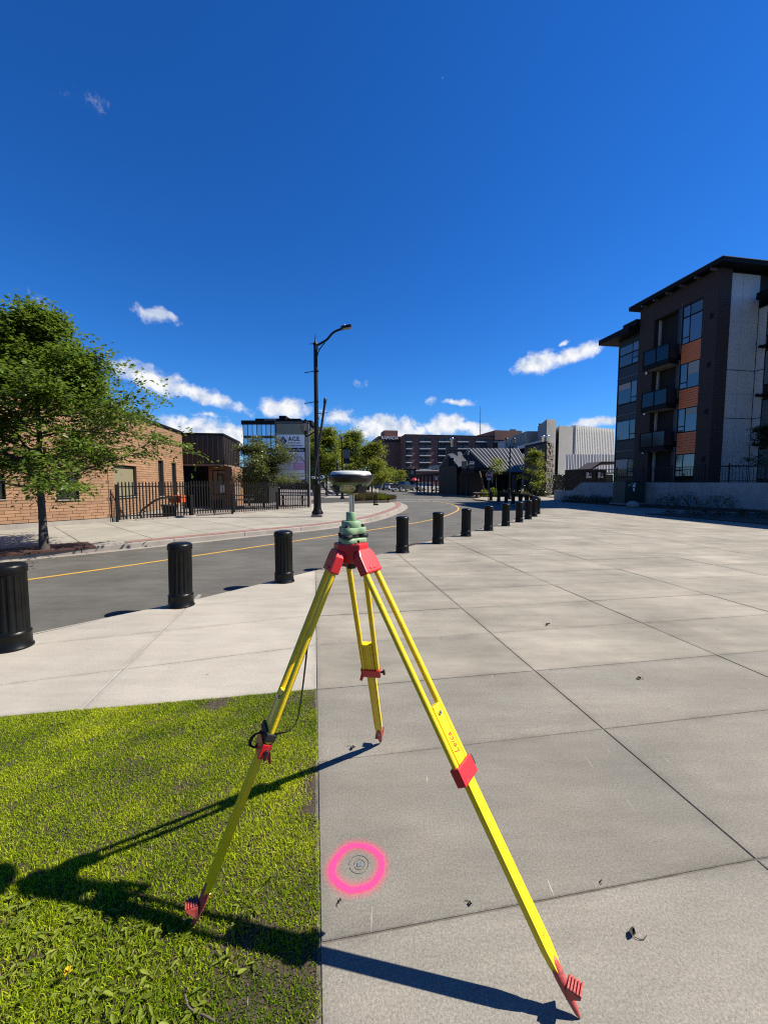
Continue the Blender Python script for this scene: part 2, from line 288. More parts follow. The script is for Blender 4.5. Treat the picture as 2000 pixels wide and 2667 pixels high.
# ------------------------------------------------------------------ mesh helpers
class MB:
    def __init__(s, M=None): s.v = []; s.f = []; s.sm = []; s.M = M
    def add(s, vs, fs, smooth=False):
        o = len(s.v)
        for p in vs:
            p = Vector(p); s.v.append(s.M @ p if s.M is not None else p)
        for f in fs: s.f.append([o + i for i in f]); s.sm.append(smooth)
        return s
    def box(s, x0, x1, y0, y1, z0, z1):
        v = [(x, y, z) for z in (z0, z1) for y in (y0, y1) for x in (x0, x1)]
        return s.add(v, [(0, 2, 3, 1), (4, 5, 7, 6), (0, 1, 5, 4), (2, 6, 7, 3), (0, 4, 6, 2), (1, 3, 7, 5)])
    def obox(s, c, ax, ay, az):
        """box from centre and three half-axis vectors"""
        c, ax, ay, az = map(Vector, (c, ax, ay, az))
        v = [c + ax * i + ay * j + az * k for k in (-1, 1) for j in (-1, 1) for i in (-1, 1)]
        return s.add(v, [(0, 2, 3, 1), (4, 5, 7, 6), (0, 1, 5, 4), (2, 6, 7, 3), (0, 4, 6, 2), (1, 3, 7, 5)])
    def tube(s, pts, r, n=10, caps=True, smooth=True):
        pts = [Vector(p) for p in pts]; k = len(pts)
        rs = r if isinstance(r, (list, tuple)) else [r] * k
        vs = []; ref = None
        for i, p in enumerate(pts):
            t = (pts[min(i + 1, k - 1)] - pts[max(i - 1, 0)]).normalized()
            if ref is None: ref = Vector((0, 0, 1)) if abs(t.z) < .9 else Vector((1, 0, 0))
            a = (ref - t * ref.dot(t)).normalized(); b = t.cross(a); ref = a
            for j in range(n):
                q = 2 * math.pi * j / n; vs.append(p + (a * math.cos(q) + b * math.sin(q)) * rs[i])
        fs = [(i * n + j, i * n + (j + 1) % n, (i + 1) * n + (j + 1) % n, (i + 1) * n + j) for i in range(k - 1) for j in range(n)]
        s.add(vs, fs, smooth)
        if caps:
            s.add(vs[:n], [tuple(range(n))[::-1]]); s.add(vs[-n:], [tuple(range(n))])
        return s
    def lathe(s, prof, n=32, c=(0, 0, 0), smooth=True, mod=None):
        c = Vector(c); vs = []
        for r, z in prof:
            for j in range(n):
                q = 2 * math.pi * j / n; rr = r * (mod(q, z) if mod else 1)
                vs.append(c + Vector((rr * math.cos(q), rr * math.sin(q), z)))
        fs = [(i * n + j, i * n + (j + 1) % n, (i + 1) * n + (j + 1) % n, (i + 1) * n + j) for i in range(len(prof) - 1) for j in range(n)]
        s.add(vs, fs, smooth)
        s.add(vs[:n], [tuple(range(n))[::-1]]); s.add(vs[-n:], [tuple(range(n))]); return s
    def prism(s, poly, z0, z1):
        n = len(poly); v = [(p[0], p[1], z0) for p in poly] + [(p[0], p[1], z1) for p in poly]
        return s.add(v, [tuple(range(n))[::-1], tuple(range(n, 2 * n))] + [(i, (i + 1) % n, n + (i + 1) % n, n + i) for i in range(n)])
    def extr(s, poly, d):
        """closed 3-D polygon pushed along d"""
        poly = [Vector(p) for p in poly]; d = Vector(d); n = len(poly)
        return s.add(poly + [p + d for p in poly], [tuple(range(n)), tuple(range(n, 2 * n))[::-1]] + [(i, n + i, n + (i + 1) % n, (i + 1) % n) for i in range(n)])
    def quad(s, *p): return s.add(p, [tuple(range(len(p)))])
    def mesh(s, name, bevel=0, seg=2, fix=True):
        me = bpy.data.meshes.new(name); me.from_pydata([tuple(p) for p in s.v], [], s.f)
        me.polygons.foreach_set('use_smooth', s.sm); 
        if fix or bevel:
            bm = bmesh.new(); bm.from_mesh(me)
            if bevel:
                bmesh.ops.remove_doubles(bm, verts=bm.verts, dist=1e-5)
                ed = [e for e in bm.edges if len(e.link_faces) == 2 and e.calc_face_angle(0) > R(28)]
                bmesh.ops.bevel(bm, geom=ed, offset=bevel, segments=seg, affect='EDGES', profile=.6, clamp_overlap=True)
            bmesh.ops.recalc_face_normals(bm, faces=bm.faces); bm.to_mesh(me); bm.free()
        me.update(); return me
    def build(s, name, m, parent=None, bevel=0, seg=2, fix=True):
        """verts are world coordinates; parent empties carry a pure translation"""
        if parent is not None:
            off = wloc(parent); s.v = [p - off for p in s.v]
        return link(name, s.mesh(name, bevel, seg, fix), m, parent)
def wloc(o):
    v = Vector((0, 0, 0))
    while o is not None: v += o.location; o = o.parent
    return v
def link(name, me, m, parent=None):
    o = bpy.data.objects.new(name, me); COL.objects.link(o)
    if m is not None and len(me.materials) == 0: me.materials.append(m)
    if parent is not None: o.parent = parent
    return o
def tag(o, label, cat, group=None):
    o['label'] = label; o['category'] = cat
    if group: o['group'] = group
    return o
def thing(name, label, cat, loc=(0, 0, 0), group=None, rz=0):
    o = bpy.data.objects.new(name, None); COL.objects.link(o); o.location = loc; o.rotation_euler.z = rz
    o.empty_display_size = .2
    return tag(o, label, cat, group)
def struct(o): o['kind'] = 'structure'; return o
def stuff(o): o['kind'] = 'stuff'; return o
def copy_tree(o, parent=None):
    c = o.copy(); COL.objects.link(c); c.parent = parent
    for ch in [x for x in o.children]: copy_tree(ch, c)
    return c
def frame(o, yaw): return Matrix.Translation(Vector(o)) @ Matrix.Rotation(yaw, 4, 'Z')
def text(name, body, size, M, m, parent=None, extrude=.002, shear=0, align='CENTER', bold=0):
    cu = bpy.data.curves.new(name, 'FONT'); cu.body = body; cu.size = size; cu.extrude = extrude; cu.shear = shear; cu.align_x = align; cu.align_y = 'CENTER'
    cu.offset = bold
    cu.resolution_u = 3
    to = bpy.data.objects.new(name, cu); COL.objects.link(to)
    dg = bpy.context.evaluated_depsgraph_get(); me = bpy.data.meshes.new_from_object(to.evaluated_get(dg))
    bpy.data.objects.remove(to); bpy.data.curves.remove(cu)
    off = wloc(parent) if parent is not None else Vector((0, 0, 0))
    me.transform(Matrix.Translation(-off) @ M); me.materials.clear()
    return link(name, me, m, parent)
def wall_s(org, d, px):
    """distance along a plan line (org + s*d) where it meets the photo column px"""
    k = (px - 1000) / FPX
    return (k * org[1] - org[0]) / (d[0] - k * d[1])
def zat(px_y, Y): return at(1000, px_y, Y).z
def colattr(me, vals_per_vert):
    a = me.color_attributes.new('Col', 'FLOAT_COLOR', 'POINT')
    v = np.repeat(np.asarray(vals_per_vert, dtype=np.float32)[:, None], 4, 1); v[:, 3] = 1
    a.data.foreach_set('color', v.ravel())
def npmesh(name, V, F, m, parent=None, col=None, smooth=False):
    """fast mesh from numpy: V (n,3), F (k,q)"""
    me = bpy.data.meshes.new(name); n, k, q = len(V), len(F), F.shape[1]
    if parent is not None: V = V - np.array(wloc(parent))
    me.vertices.add(n); me.vertices.foreach_set('co', V.astype(np.float32).ravel())
    me.loops.add(k * q); me.loops.foreach_set('vertex_index', F.astype(np.int32).ravel())
    me.polygons.add(k); me.polygons.foreach_set('loop_start', np.arange(0, k * q, q, dtype=np.int32))
    me.polygons.foreach_set('loop_total', np.full(k, q, dtype=np.int32))
    if smooth: me.polygons.foreach_set('use_smooth', np.ones(k, dtype=bool))
    me.update(calc_edges=True)
    if col is not None: colattr(me, col)
    return link(name, me, m, parent)
def clip_poly(subj, win):
    """Sutherland-Hodgman: subject polygon clipped to the convex window (ccw)"""
    out = list(subj)
    for i in range(len(win)):
        a, b = win[i], win[(i + 1) % len(win)]
        inp = out; out = []
        if not inp: break
        side = lambda p: (b[0] - a[0]) * (p[1] - a[1]) - (b[1] - a[1]) * (p[0] - a[0])
        for j in range(len(inp)):
            p, q = inp[j - 1], inp[j]; sp_, sq = side(p), side(q)
            if (sp_ >= 0) != (sq >= 0):
                t = sp_ / (sp_ - sq); out.append((p[0] + (q[0] - p[0]) * t, p[1] + (q[1] - p[1]) * t))
            if sq >= 0: out.append(q)
    r = []
    for p in out:
        if not r or math.hypot(p[0] - r[-1][0], p[1] - r[-1][1]) > 1e-4: r.append(p)
    if len(r) > 1 and math.hypot(r[0][0] - r[-1][0], r[0][1] - r[-1][1]) < 1e-4: r.pop()
    return r
def parea(p): return .5 * sum(p[i - 1][0] * p[i][1] - p[i][0] * p[i - 1][1] for i in range(len(p)))

# ================================================================== SETTING
def catmull(P, step=.5):
    P = [Vector((p[0], p[1])) for p in P]; Q = [P[0] * 2 - P[1]] + P + [P[-1] * 2 - P[-2]]; out = []
    for i in range(1, len(Q) - 2):
        a, b, c, d = Q[i - 1:i + 3]; n = max(1, int((c - b).length / step))
        for k in range(n):
            t = k / n
            out.append(.5 * ((2 * b) + (c - a) * t + (2 * a - 5 * b + 4 * c - d) * t * t + (3 * b - a - 3 * c + d) * t ** 3))
    out.append(P[-1]); return out
def offset(P, d):
    """parallel line, positive to the left of travel"""
    out = []
    for i, p in enumerate(P):
        t = (P[min(i + 1, len(P) - 1)] - P[max(i - 1, 0)]).normalized(); out.append(p + Vector((-t.y, t.x)) * d)
    return out
def strip(A, B, z):
    m = MB(); n = len(A)
    m.add([(p.x, p.y, z) for p in A] + [(p.x, p.y, z) for p in B], [(i, i + 1, n + i + 1, n + i) for i in range(n - 1)]); return m

struct(MB().quad((-900, -900, -.16), (900, -900, -.16), (900, 1500, -.16), (-900, 1500, -.16)).build('ground', mat('far_ground', (.12, .12, .09), .95, var=.3, vs=.05), fix=False))
road = struct(MB().quad((-70, -40, -.1), (90, -40, -.1), (90, 200, -.1), (-70, 200, -.1)).build('road', M_ASPH, fix=False))

G = R(9.8); GU = Vector((math.cos(G), math.sin(G))); GV = Vector((-math.sin(G), math.cos(G)))
def uv(u, v): p = GU * u + GV * v; return (p.x, p.y)
EDGE = [(-9, -3), (-6.4, .9), (-5.0, 2.7), (-3.76, 4.15), (-3.23, 4.74), (-2.6, 5.4), (-1.96, 6.25), (-1.19, 7.33), (.11, 9.21), (1.05, 10.65), (2.06, 12.0), (3.1, 13.45), (4.1, 14.9), (5.05, 16.35), (5.95, 17.75), (6.75, 19.2), (7.45, 20.8), (8.1, 22.5), (8.6, 24.3), (8.92, 26.1), (9.07, 28), (9.13, 30), (9.17, 32), (9.12, 34), (9.0, 36), (8.5, 38.4), (8.8, 39.5), (9.6, 40.8), (10.1, 42.5), (9.6, 45), (8.8, 47.5), (7, 52.5), (5.1, 62), (3.6, 76), (2.2, 100)]
EDGE = [tuple(p) for p in catmull(EDGE, .8)]
PLAZA = EDGE + [(70, 100), (70, -8), (-9, -8)]
PLAZA = PLAZA[::-1]
if parea(PLAZA) < 0: PLAZA = PLAZA[::-1]
plaza = struct(MB().prism(PLAZA, -.25, -.0055).build('plaza', mat('plaza_joint', (.17, .15, .12), .95, var=.4, vs=9)))
def slab(poly, m, parent, top=0., thick=.05, bev=.003, gap=0):
    if len(poly) < 3 or abs(parea(poly)) < .01: return None
    if parea(poly) < 0: poly = poly[::-1]
    n = len(poly); P2 = [Vector(p) for p in poly]
    def inset(d):
        out = []
        for k in range(n):
            a, b, c = P2[k - 1], P2[k], P2[(k + 1) % n]
            e1, e2 = (b - a), (c - b)
            if e1.length < 1e-6 or e2.length < 1e-6: out.append(b.copy()); continue
            n1, n2 = Vector((-e1.y, e1.x)).normalized(), Vector((-e2.y, e2.x)).normalized()
            out.append(b + (n1 + n2) * (d / max(.35, 1 + n1.dot(n2))))
        return out
    rings = [(P2, top - thick, 1.), (P2, top - bev, 1.), (inset(bev), top, 1.)]
    ext = min(max(p[0] for p in poly) - min(p[0] for p in poly), max(p[1] for p in poly) - min(p[1] for p in poly))
    if ext > .3: rings += [(inset(.012), top, .8), (inset(.05), top, 0.)]
    vs = [(p.x, p.y, z) for r_, z, _ in rings for p in r_]; m_ = MB()
    fs = [(k * n + q, k * n + (q + 1) % n, (k + 1) * n + (q + 1) % n, (k + 1) * n + q) for k in range(len(rings) - 1) for q in range(n)] + [tuple(range((len(rings) - 1) * n, len(rings) * n))]
    m_.add(vs, fs); o = m_.build('paving_slab', m, parent, fix=False)
    colattr(o.data, [c for _, _, c in rings for _ in range(n)]); return o
rr = random.Random(11)
def quadwin(u0, u1, va, vb, va2=None, vb2=None, g=.006):
    return [uv(u0 + g, va + g), uv(u1 - g, (va2 if va2 is not None else va) + g), uv(u1 - g, (vb2 if vb2 is not None else vb) - g), uv(u0 + g, vb - g)]
US = [0, 1.83, 3.66, 5.52, 7.62, 9.5, 11.3, 13.1, 14.9, 16.7]
VS = [-3.03, -1.3, -.43, .44, 1.31, 2.235] + [3.06 + .87 * k for k in range(17)]
for i in range(len(US) - 1):
    for j in range(len(VS) - 1):
        if US[i] > 9 and VS[j] < -1: continue
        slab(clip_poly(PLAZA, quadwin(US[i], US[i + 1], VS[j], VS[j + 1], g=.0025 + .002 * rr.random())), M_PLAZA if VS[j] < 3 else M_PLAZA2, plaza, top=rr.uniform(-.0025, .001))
    for v0 in np.arange(VS[-1], 48, 5.2):
        slab(clip_poly(PLAZA, quadwin(US[i], US[i + 1], v0, v0 + 5.2)), M_PLAZA2, plaza)
for u0 in np.arange(US[-1], 70, 6.0):
    for v0 in np.arange(-8, 48, 8.0):
        slab(clip_poly(PLAZA, quadwin(u0, u0 + 6, v0, v0 + 8)), M_PLAZA2, plaza)
for u0 in np.arange(-12, 0, 6.0):                       # plaza on the far side of the bend
    for v0 in np.arange(26, 48, 8.0):
        pass
for u0 in np.arange(0, 70, 10.0):
    slab(clip_poly(PLAZA, quadwin(u0, u0 + 10, 48, 110)), M_PLAZA2, plaza)
# paler, newer slabs between the lawn and the bollards
VB = [3.06] + [3.93 + .9 * k for k in range(6)]
UB = [-6.9, -5.2, -3.45, -1.63, 0]
for i in range(len(UB) - 1):
    for j in range(len(VB) - 1):
        a0, a1 = UB[i], UB[i + 1]; sk = [0] + [.15] * 6
        w = quadwin(a0, a1, VB[j] + sk[j] * a0, VB[j + 1] + sk[j + 1] * a0, VB[j] + sk[j] * a1, VB[j + 1] + sk[j + 1] * a1, g=.003)
        if i == 2: w[1] = uv(a1 - .012, VB[j] + sk[j] * a1 + .004); w[2] = uv(a1 - .012, VB[j + 1] + sk[j + 1] * a1 - .004)
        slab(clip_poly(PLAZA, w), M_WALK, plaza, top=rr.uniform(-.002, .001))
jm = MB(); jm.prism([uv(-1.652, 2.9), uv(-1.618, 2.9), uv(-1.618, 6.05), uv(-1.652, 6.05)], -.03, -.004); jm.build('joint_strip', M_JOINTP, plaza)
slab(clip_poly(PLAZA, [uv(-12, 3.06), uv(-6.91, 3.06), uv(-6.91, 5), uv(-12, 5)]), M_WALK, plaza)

# ---- lawn
def fbm(x, y, seed, base=1.2, octs=4):
    r = np.random.default_rng(seed); o = np.zeros_like(x); a = 1.
    for k in range(octs):
        f = base * 2 ** k
        for _ in range(4):
            th = r.uniform(0, 2 * np.pi); ph = r.uniform(0, 2 * np.pi); o = o + a * np.sin((x * np.cos(th) + y * np.sin(th)) * f * r.uniform(.7, 1.3) * 2 * np.pi / 1.6 + ph)
        a *= .6
    return o / 4.5
lu = np.linspace(-9, -.012, 160); lv = np.linspace(-5, 3.05, 150); LU, LV = np.meshgrid(lu, lv)
LX = LU * GU.x + LV * GV.x; LY = LU * GU.y + LV * GV.y
def lawn_h(x, y): return .004 + .010 * fbm(x, y, 5, .9, 3)
Zs = lawn_h(LX, LY)
idx = np.arange(LX.size).reshape(LX.shape)
Fq = np.stack([idx[:-1, :-1], idx[:-1, 1:], idx[1:, 1:], idx[1:, :-1]], -1).reshape(-1, 4)
lawn = struct(npmesh('lawn_soil', np.stack([LX, LY, Zs - .004], -1).reshape(-1, 3), Fq, M_SOIL, smooth=True))
def blades(n, u0, u1, v0, v1, hmin, hmax, w, dens_fn=None, seed=1, bare_gain=1):
    r = np.random.default_rng(seed)
    u = r.uniform(u0, u1, n); v = r.uniform(v0, v1, n); x = u * GU.x + v * GV.x; y = u * GU.y + v * GV.y
    keep = (x > -.99 * y - .2) & (y > .9)
    pat = fbm(x, y, 21, 1.0, 4); edge = np.clip((-u) / .35, 0, 1)
    bare = fbm(x, y, 33, 2.2, 3) + .5 * (1 - edge)
    keep &= (bare < .86 * bare_gain + r.uniform(-.35, .35, n))
    clump = fbm(x, y, 57, 9., 3)
    keep &= (r.uniform(0, 1, n) < np.clip(.84 + .45 * clump, .3, 1.))
    u, v, x, y, pat = u[keep], v[keep], x[keep], y[keep], pat[keep]; n = len(x)
    tall = 1 + .9 * np.clip((1.75 - y) / .7, 0, 1) * np.clip((-x - .35) / .5, 0, 1)
    h = r.uniform(hmin, hmax, n) * (1 + .25 * pat) * tall; a = r.uniform(0, 2 * np.pi, n)
    lean = r.uniform(.25, 1.15, n); la = r.uniform(0, 2 * np.pi, n)
    ww = w * r.uniform(.6, 1.4, n)
    z = lawn_h(x, y) - .003
    dx, dy = np.cos(a) * ww, np.sin(a) * ww
    lx, ly = np.cos(la) * lean * h, np.sin(la) * lean * h
    P = np.empty((n, 5, 3))
    P[:, 0] = np.stack([x - dx, y - dy, z], -1); P[:, 1] = np.stack([x + dx, y + dy, z], -1)
    P[:, 2] = np.stack([x - dx * .8 + lx * .4, y - dy * .8 + ly * .4, z + h * .62], -1); P[:, 3] = np.stack([x + dx * .8 + lx * .4, y + dy * .8 + ly * .4, z + h * .62], -1)
    P[:, 4] = np.stack([x + lx, y + ly, z + h * r.uniform(.75, 1., n)], -1)
    b = np.arange(n)[:, None] * 5
    F = np.concatenate([b + [0, 1, 3], b + [0, 3, 2], b + [2, 3, 4]])
    c = np.clip(.40 + .36 * pat + .18 * fbm(x, y, 58, 6., 2) + r.normal(0, .24, n), 0, 1)
    return P.reshape(-1, 3), F, np.repeat(c, 5)
P, F, c = blades(540000, -3.5, .004, .6, 3.05, .006, .0165, .0014)
stuff(tag(npmesh('lawn_grass', P, F, M_GRASS, col=c), 'short yellow-green lawn grass beside the concrete slabs', 'grass'))
P, F, c = blades(70000, -3.5, -.004, .6, 3.05, .004, .012, .0014, seed=9, bare_gain=3)
stuff(tag(npmesh('dry_thatch', P, F, M_THATCH, col=c), 'dry straw-coloured thatch lying between the green grass blades', 'grass'))
def weeds(n, seed=4):
    r = np.random.default_rng(seed); Vs = []; Fs = []; cs = []; o = 0
    while n > 0:
        if r.random() < .86:
            x = r.uniform(-1.45, -.45); y = r.uniform(1.02, 1.5)
            if r.random() > np.clip((1.62 - y) * 2.2 + (-x - .9) * .7, .05, 1): continue
        else: x = r.uniform(-2.2, -.45); y = r.uniform(1.2, 2.6)
        if x * GU.x + y * GU.y > -.05: continue
        k = r.integers(3, 7); n -= 1
        for q in range(k):
            a = r.uniform(0, 2 * np.pi); Lh = r.uniform(.015, .045) * (.7 if y > 1.55 else 1); wd = Lh * r.uniform(.09, .2); up = r.uniform(.3, 1.0)
            d = np.array([np.cos(a), np.sin(a), up]); d /= np.linalg.norm(d); sd = np.array([-np.sin(a), np.cos(a), r.uniform(-.4, .4)]) ; b = np.array([x + r.normal(0, .01), y + r.normal(0, .01), lawn_h(np.array([x]), np.array([y]))[0] + r.uniform(0, .012)])
            prof = [(0, .12), (.3, .62), (.6, 1.), (.85, .75), (1., .12)]
            for t, w in prof:
                c0 = b + d * Lh * t + np.array([0, 0, -.35 * Lh * t * t])
                Vs += [c0 - sd * wd * w, c0 + np.array([0, 0, -.004]), c0 + sd * wd * w]
            for i in range(4):
                for s in (0, 1): Fs.append([o + 3 * i + s, o + 3 * i + s + 1, o + 3 * i + s + 4, o + 3 * i + s + 3])
            cs += [r.uniform(0, 1)] * 15; o += 15
    return np.array(Vs), np.array(Fs), np.array(cs)
P, F, c = weeds(250)
stuff(tag(npmesh('lawn_weeds', P, F, M_WEED, col=c, smooth=True), 'broad-leaved weeds growing among the grass in the near left corner', 'weeds'))
dl = thing('dandelion', 'yellow dandelion flower among the weeds at lower left', 'flower', gp(178, 2530, .02))
fl = MB(); b0 = gp(178, 2530, .045)
rf = random.Random(2)
for k in range(46):
    a = rf.uniform(0, 6.28); e = rf.uniform(.1, 1.2); d = Vector((math.cos(a) * math.cos(e), math.sin(a) * math.cos(e), math.sin(e))); s_ = Vector((-math.sin(a), math.cos(a), 0)) * .0016
    fl.add([b0 - s_, b0 + s_, b0 + d * .013 + s_, b0 + d * .013 - s_], [(0, 1, 2, 3)])
fl.build('petals', mat('dandelion_yellow', (.85, .62, .01), .6), dl, fix=False)
MB().tube([gp(178, 2530, 0), b0], .0015, 6).build('stem', M_WEED, dl)

# ---- yellow centre line, crosswalk lines
YL = catmull([(-16, -4), (-10.5, 1.9), (-6.21, 6.93), (-4.54, 9.0), (-1.57, 12.9), (.42, 15.5), (2.5, 18.9), (4.15, 23.3), (4.95, 26.9), (5.2, 30.5), (4.85, 34), (4.1, 36.9), (3.1, 39.5)], .4)
struct(strip(offset(YL, .055), offset(YL, -.055), -.0955).build('yellow_centre_line', M_YLINE, fix=False))
for a, b in (((1.2, 36.0), (8.3, 36.6)), ((-.2, 39.0), (8.0, 39.6))):
    A, B = Vector(a), Vector(b); n = (B - A).normalized(); n = Vector((-n.y, n.x)) * .14
    struct(MB().quad((A.x - n.x, A.y - n.y, -.0955), (B.x - n.x, B.y - n.y, -.0955), (B.x + n.x, B.y + n.y, -.0955), (A.x + n.x, A.y + n.y, -.0955)).build('crosswalk_line', M_WLINE, fix=False))

# ---- far sidewalk with kerb stones and red band
K = catmull([(-19, -4), (-11.2, 5.4), (-8.26, 8.6), (-7.01, 9.8), (-5.54, 11.3), (-4.1, 12.85), (-2.18, 14.85), (-.6, 17.7), (.45, 21.6), (1.15, 25.6), (1.38, 29), (1.2, 32), (.5, 34.6), (-.3, 36.8), (-.9, 41), (-1.05, 50), (-1.2, 60), (-1.6, 100)], .33)
K1 = offset(K, .17); K2 = offset(K, .19); K3 = offset(K, .55)
BACK = [(-7.5, 100), (-6.5, 36), (-4.4, 24.2), (-10.72, 15.85), (-15.3, 9.2), (-24, -4)]
SIDE = [tuple(p) for p in K1] + BACK
if parea(SIDE) < 0: SIDE = SIDE[::-1]
swalk = struct(MB().prism(SIDE, -.2, .012).build('sidewalk', M_JOINT))
a34 = R(45); D1 = Vector((math.cos(a34), math.sin(a34))); D2 = Vector((-D1.y, D1.x)); O1 = Vector((-8.26, 8.6))
for i in range(-5, 22):
    for j in range(-16, 8):
        w = [O1 + D1 * (i * 1.55 + .006) + D2 * (j * 1.6 + .006), O1 + D1 * (i * 1.55 + 1.544) + D2 * (j * 1.6 + .006), O1 + D1 * (i * 1.55 + 1.544) + D2 * (j * 1.6 + 1.594), O1 + D1 * (i * 1.55 + .006) + D2 * (j * 1.6 + 1.594)]
        if w[0].y > 40: continue
        slab(clip_poly(SIDE, [tuple(p) for p in w]), M_FARWALK, swalk, top=.03 + rr.uniform(-.002, .001), thick=.03)
slab([(-7.3, 100), (-6.2, 41), (-1.3, 41), (-1.9, 100)], M_FARWALK, swalk, top=.03, thick=.03)
seg = 6
for i in range(0, len(K) - 1, seg):
    j = min(i + seg, len(K) - 1)
    A = K[i:j + 1]; B = K1[i:j + 1]
    t0 = (A[1] - A[0]).normalized() * .004; t1 = (A[-1] - A[-2]).normalized() * .004
    A = [A[0] + t0] + A[1:-1] + [A[-1] - t1]; B = [B[0] + t0] + B[1:-1] + [B[-1] - t1]
    MB().prism([tuple(p) for p in A] + [tuple(p) for p in B[::-1]], -.2, .034).build('kerb_stone', M_KERB, swalk, bevel=.018, seg=2)
lo, hi = [k for k, p in enumerate(K) if p.y > 10.2][0], [k for k, p in enumerate(K) if p.y > 35.5][0]
strip(K2[lo:hi], K3[lo:hi], .0365).build('red_band', M_REDPAVE, swalk, fix=False)
gut = strip(offset(K, -.3), offset(K, -.005), -.0965); struct(gut.build('gutter', M_KERB, fix=False))
T0 = Vector((-7.95, 9.34))
pit = [T0 + D1 * a + D2 * b for a, b in ((-.75, -.35), (.95, -.35), (.95, .75), (-.75, .75))]
struct(MB().prism([tuple(p) for p in pit], 0, .042).build('tree_pit', M_MULCH))
YARD = [(-4.4, 24.2), (-6.5, 36), (-7.5, 100), (-70, 100), (-70, 9.2), (-15.3, 9.2), (-10.72, 15.85)]
struct(MB().prism(YARD, -.2, .022).build('yard_paving', M_YARD))
# storm drain on the plaza edge and stains
dr = thing('storm_drain', 'rusty iron storm drain grate at the plaza edge behind the bollards', 'drain', gp(1083, 1421, -.1))
g0 = gp(1083, 1421, -.1); fr = frame((g0.x, g0.y, -.099), R(54))
gm_ = mat('rusty_iron', (.10, .06, .04), .8, var=.4, vs=30)
m = MB(fr); m.box(-.33, .33, -.2, -.17, 0, .02).box(-.33, .33, .17, .2, 0, .02).box(-.33, -.3, -.17, .17, 0, .02).box(.3, .33, -.17, .17, 0, .02); m.build('frame', gm_, dr)
for k in range(9):
    x = -.26 + k * .065; MB(fr).box(x - .018, x + .018, -.168, .168, .002, .016).build('bar', gm_, dr)
mh = thing('manhole_cover', 'dark round manhole cover lying in the road near the island', 'manhole', gp(1050, 1340, -.1))
q = gp(1050, 1340, -.1); MB().lathe([(.33, -.099), (.33, -.092), (.30, -.092), (.30, -.095), (.28, -.0915), (.0, -.0915)], 28, (q.x, q.y, 0), smooth=False).build('lid', gm_, mh)

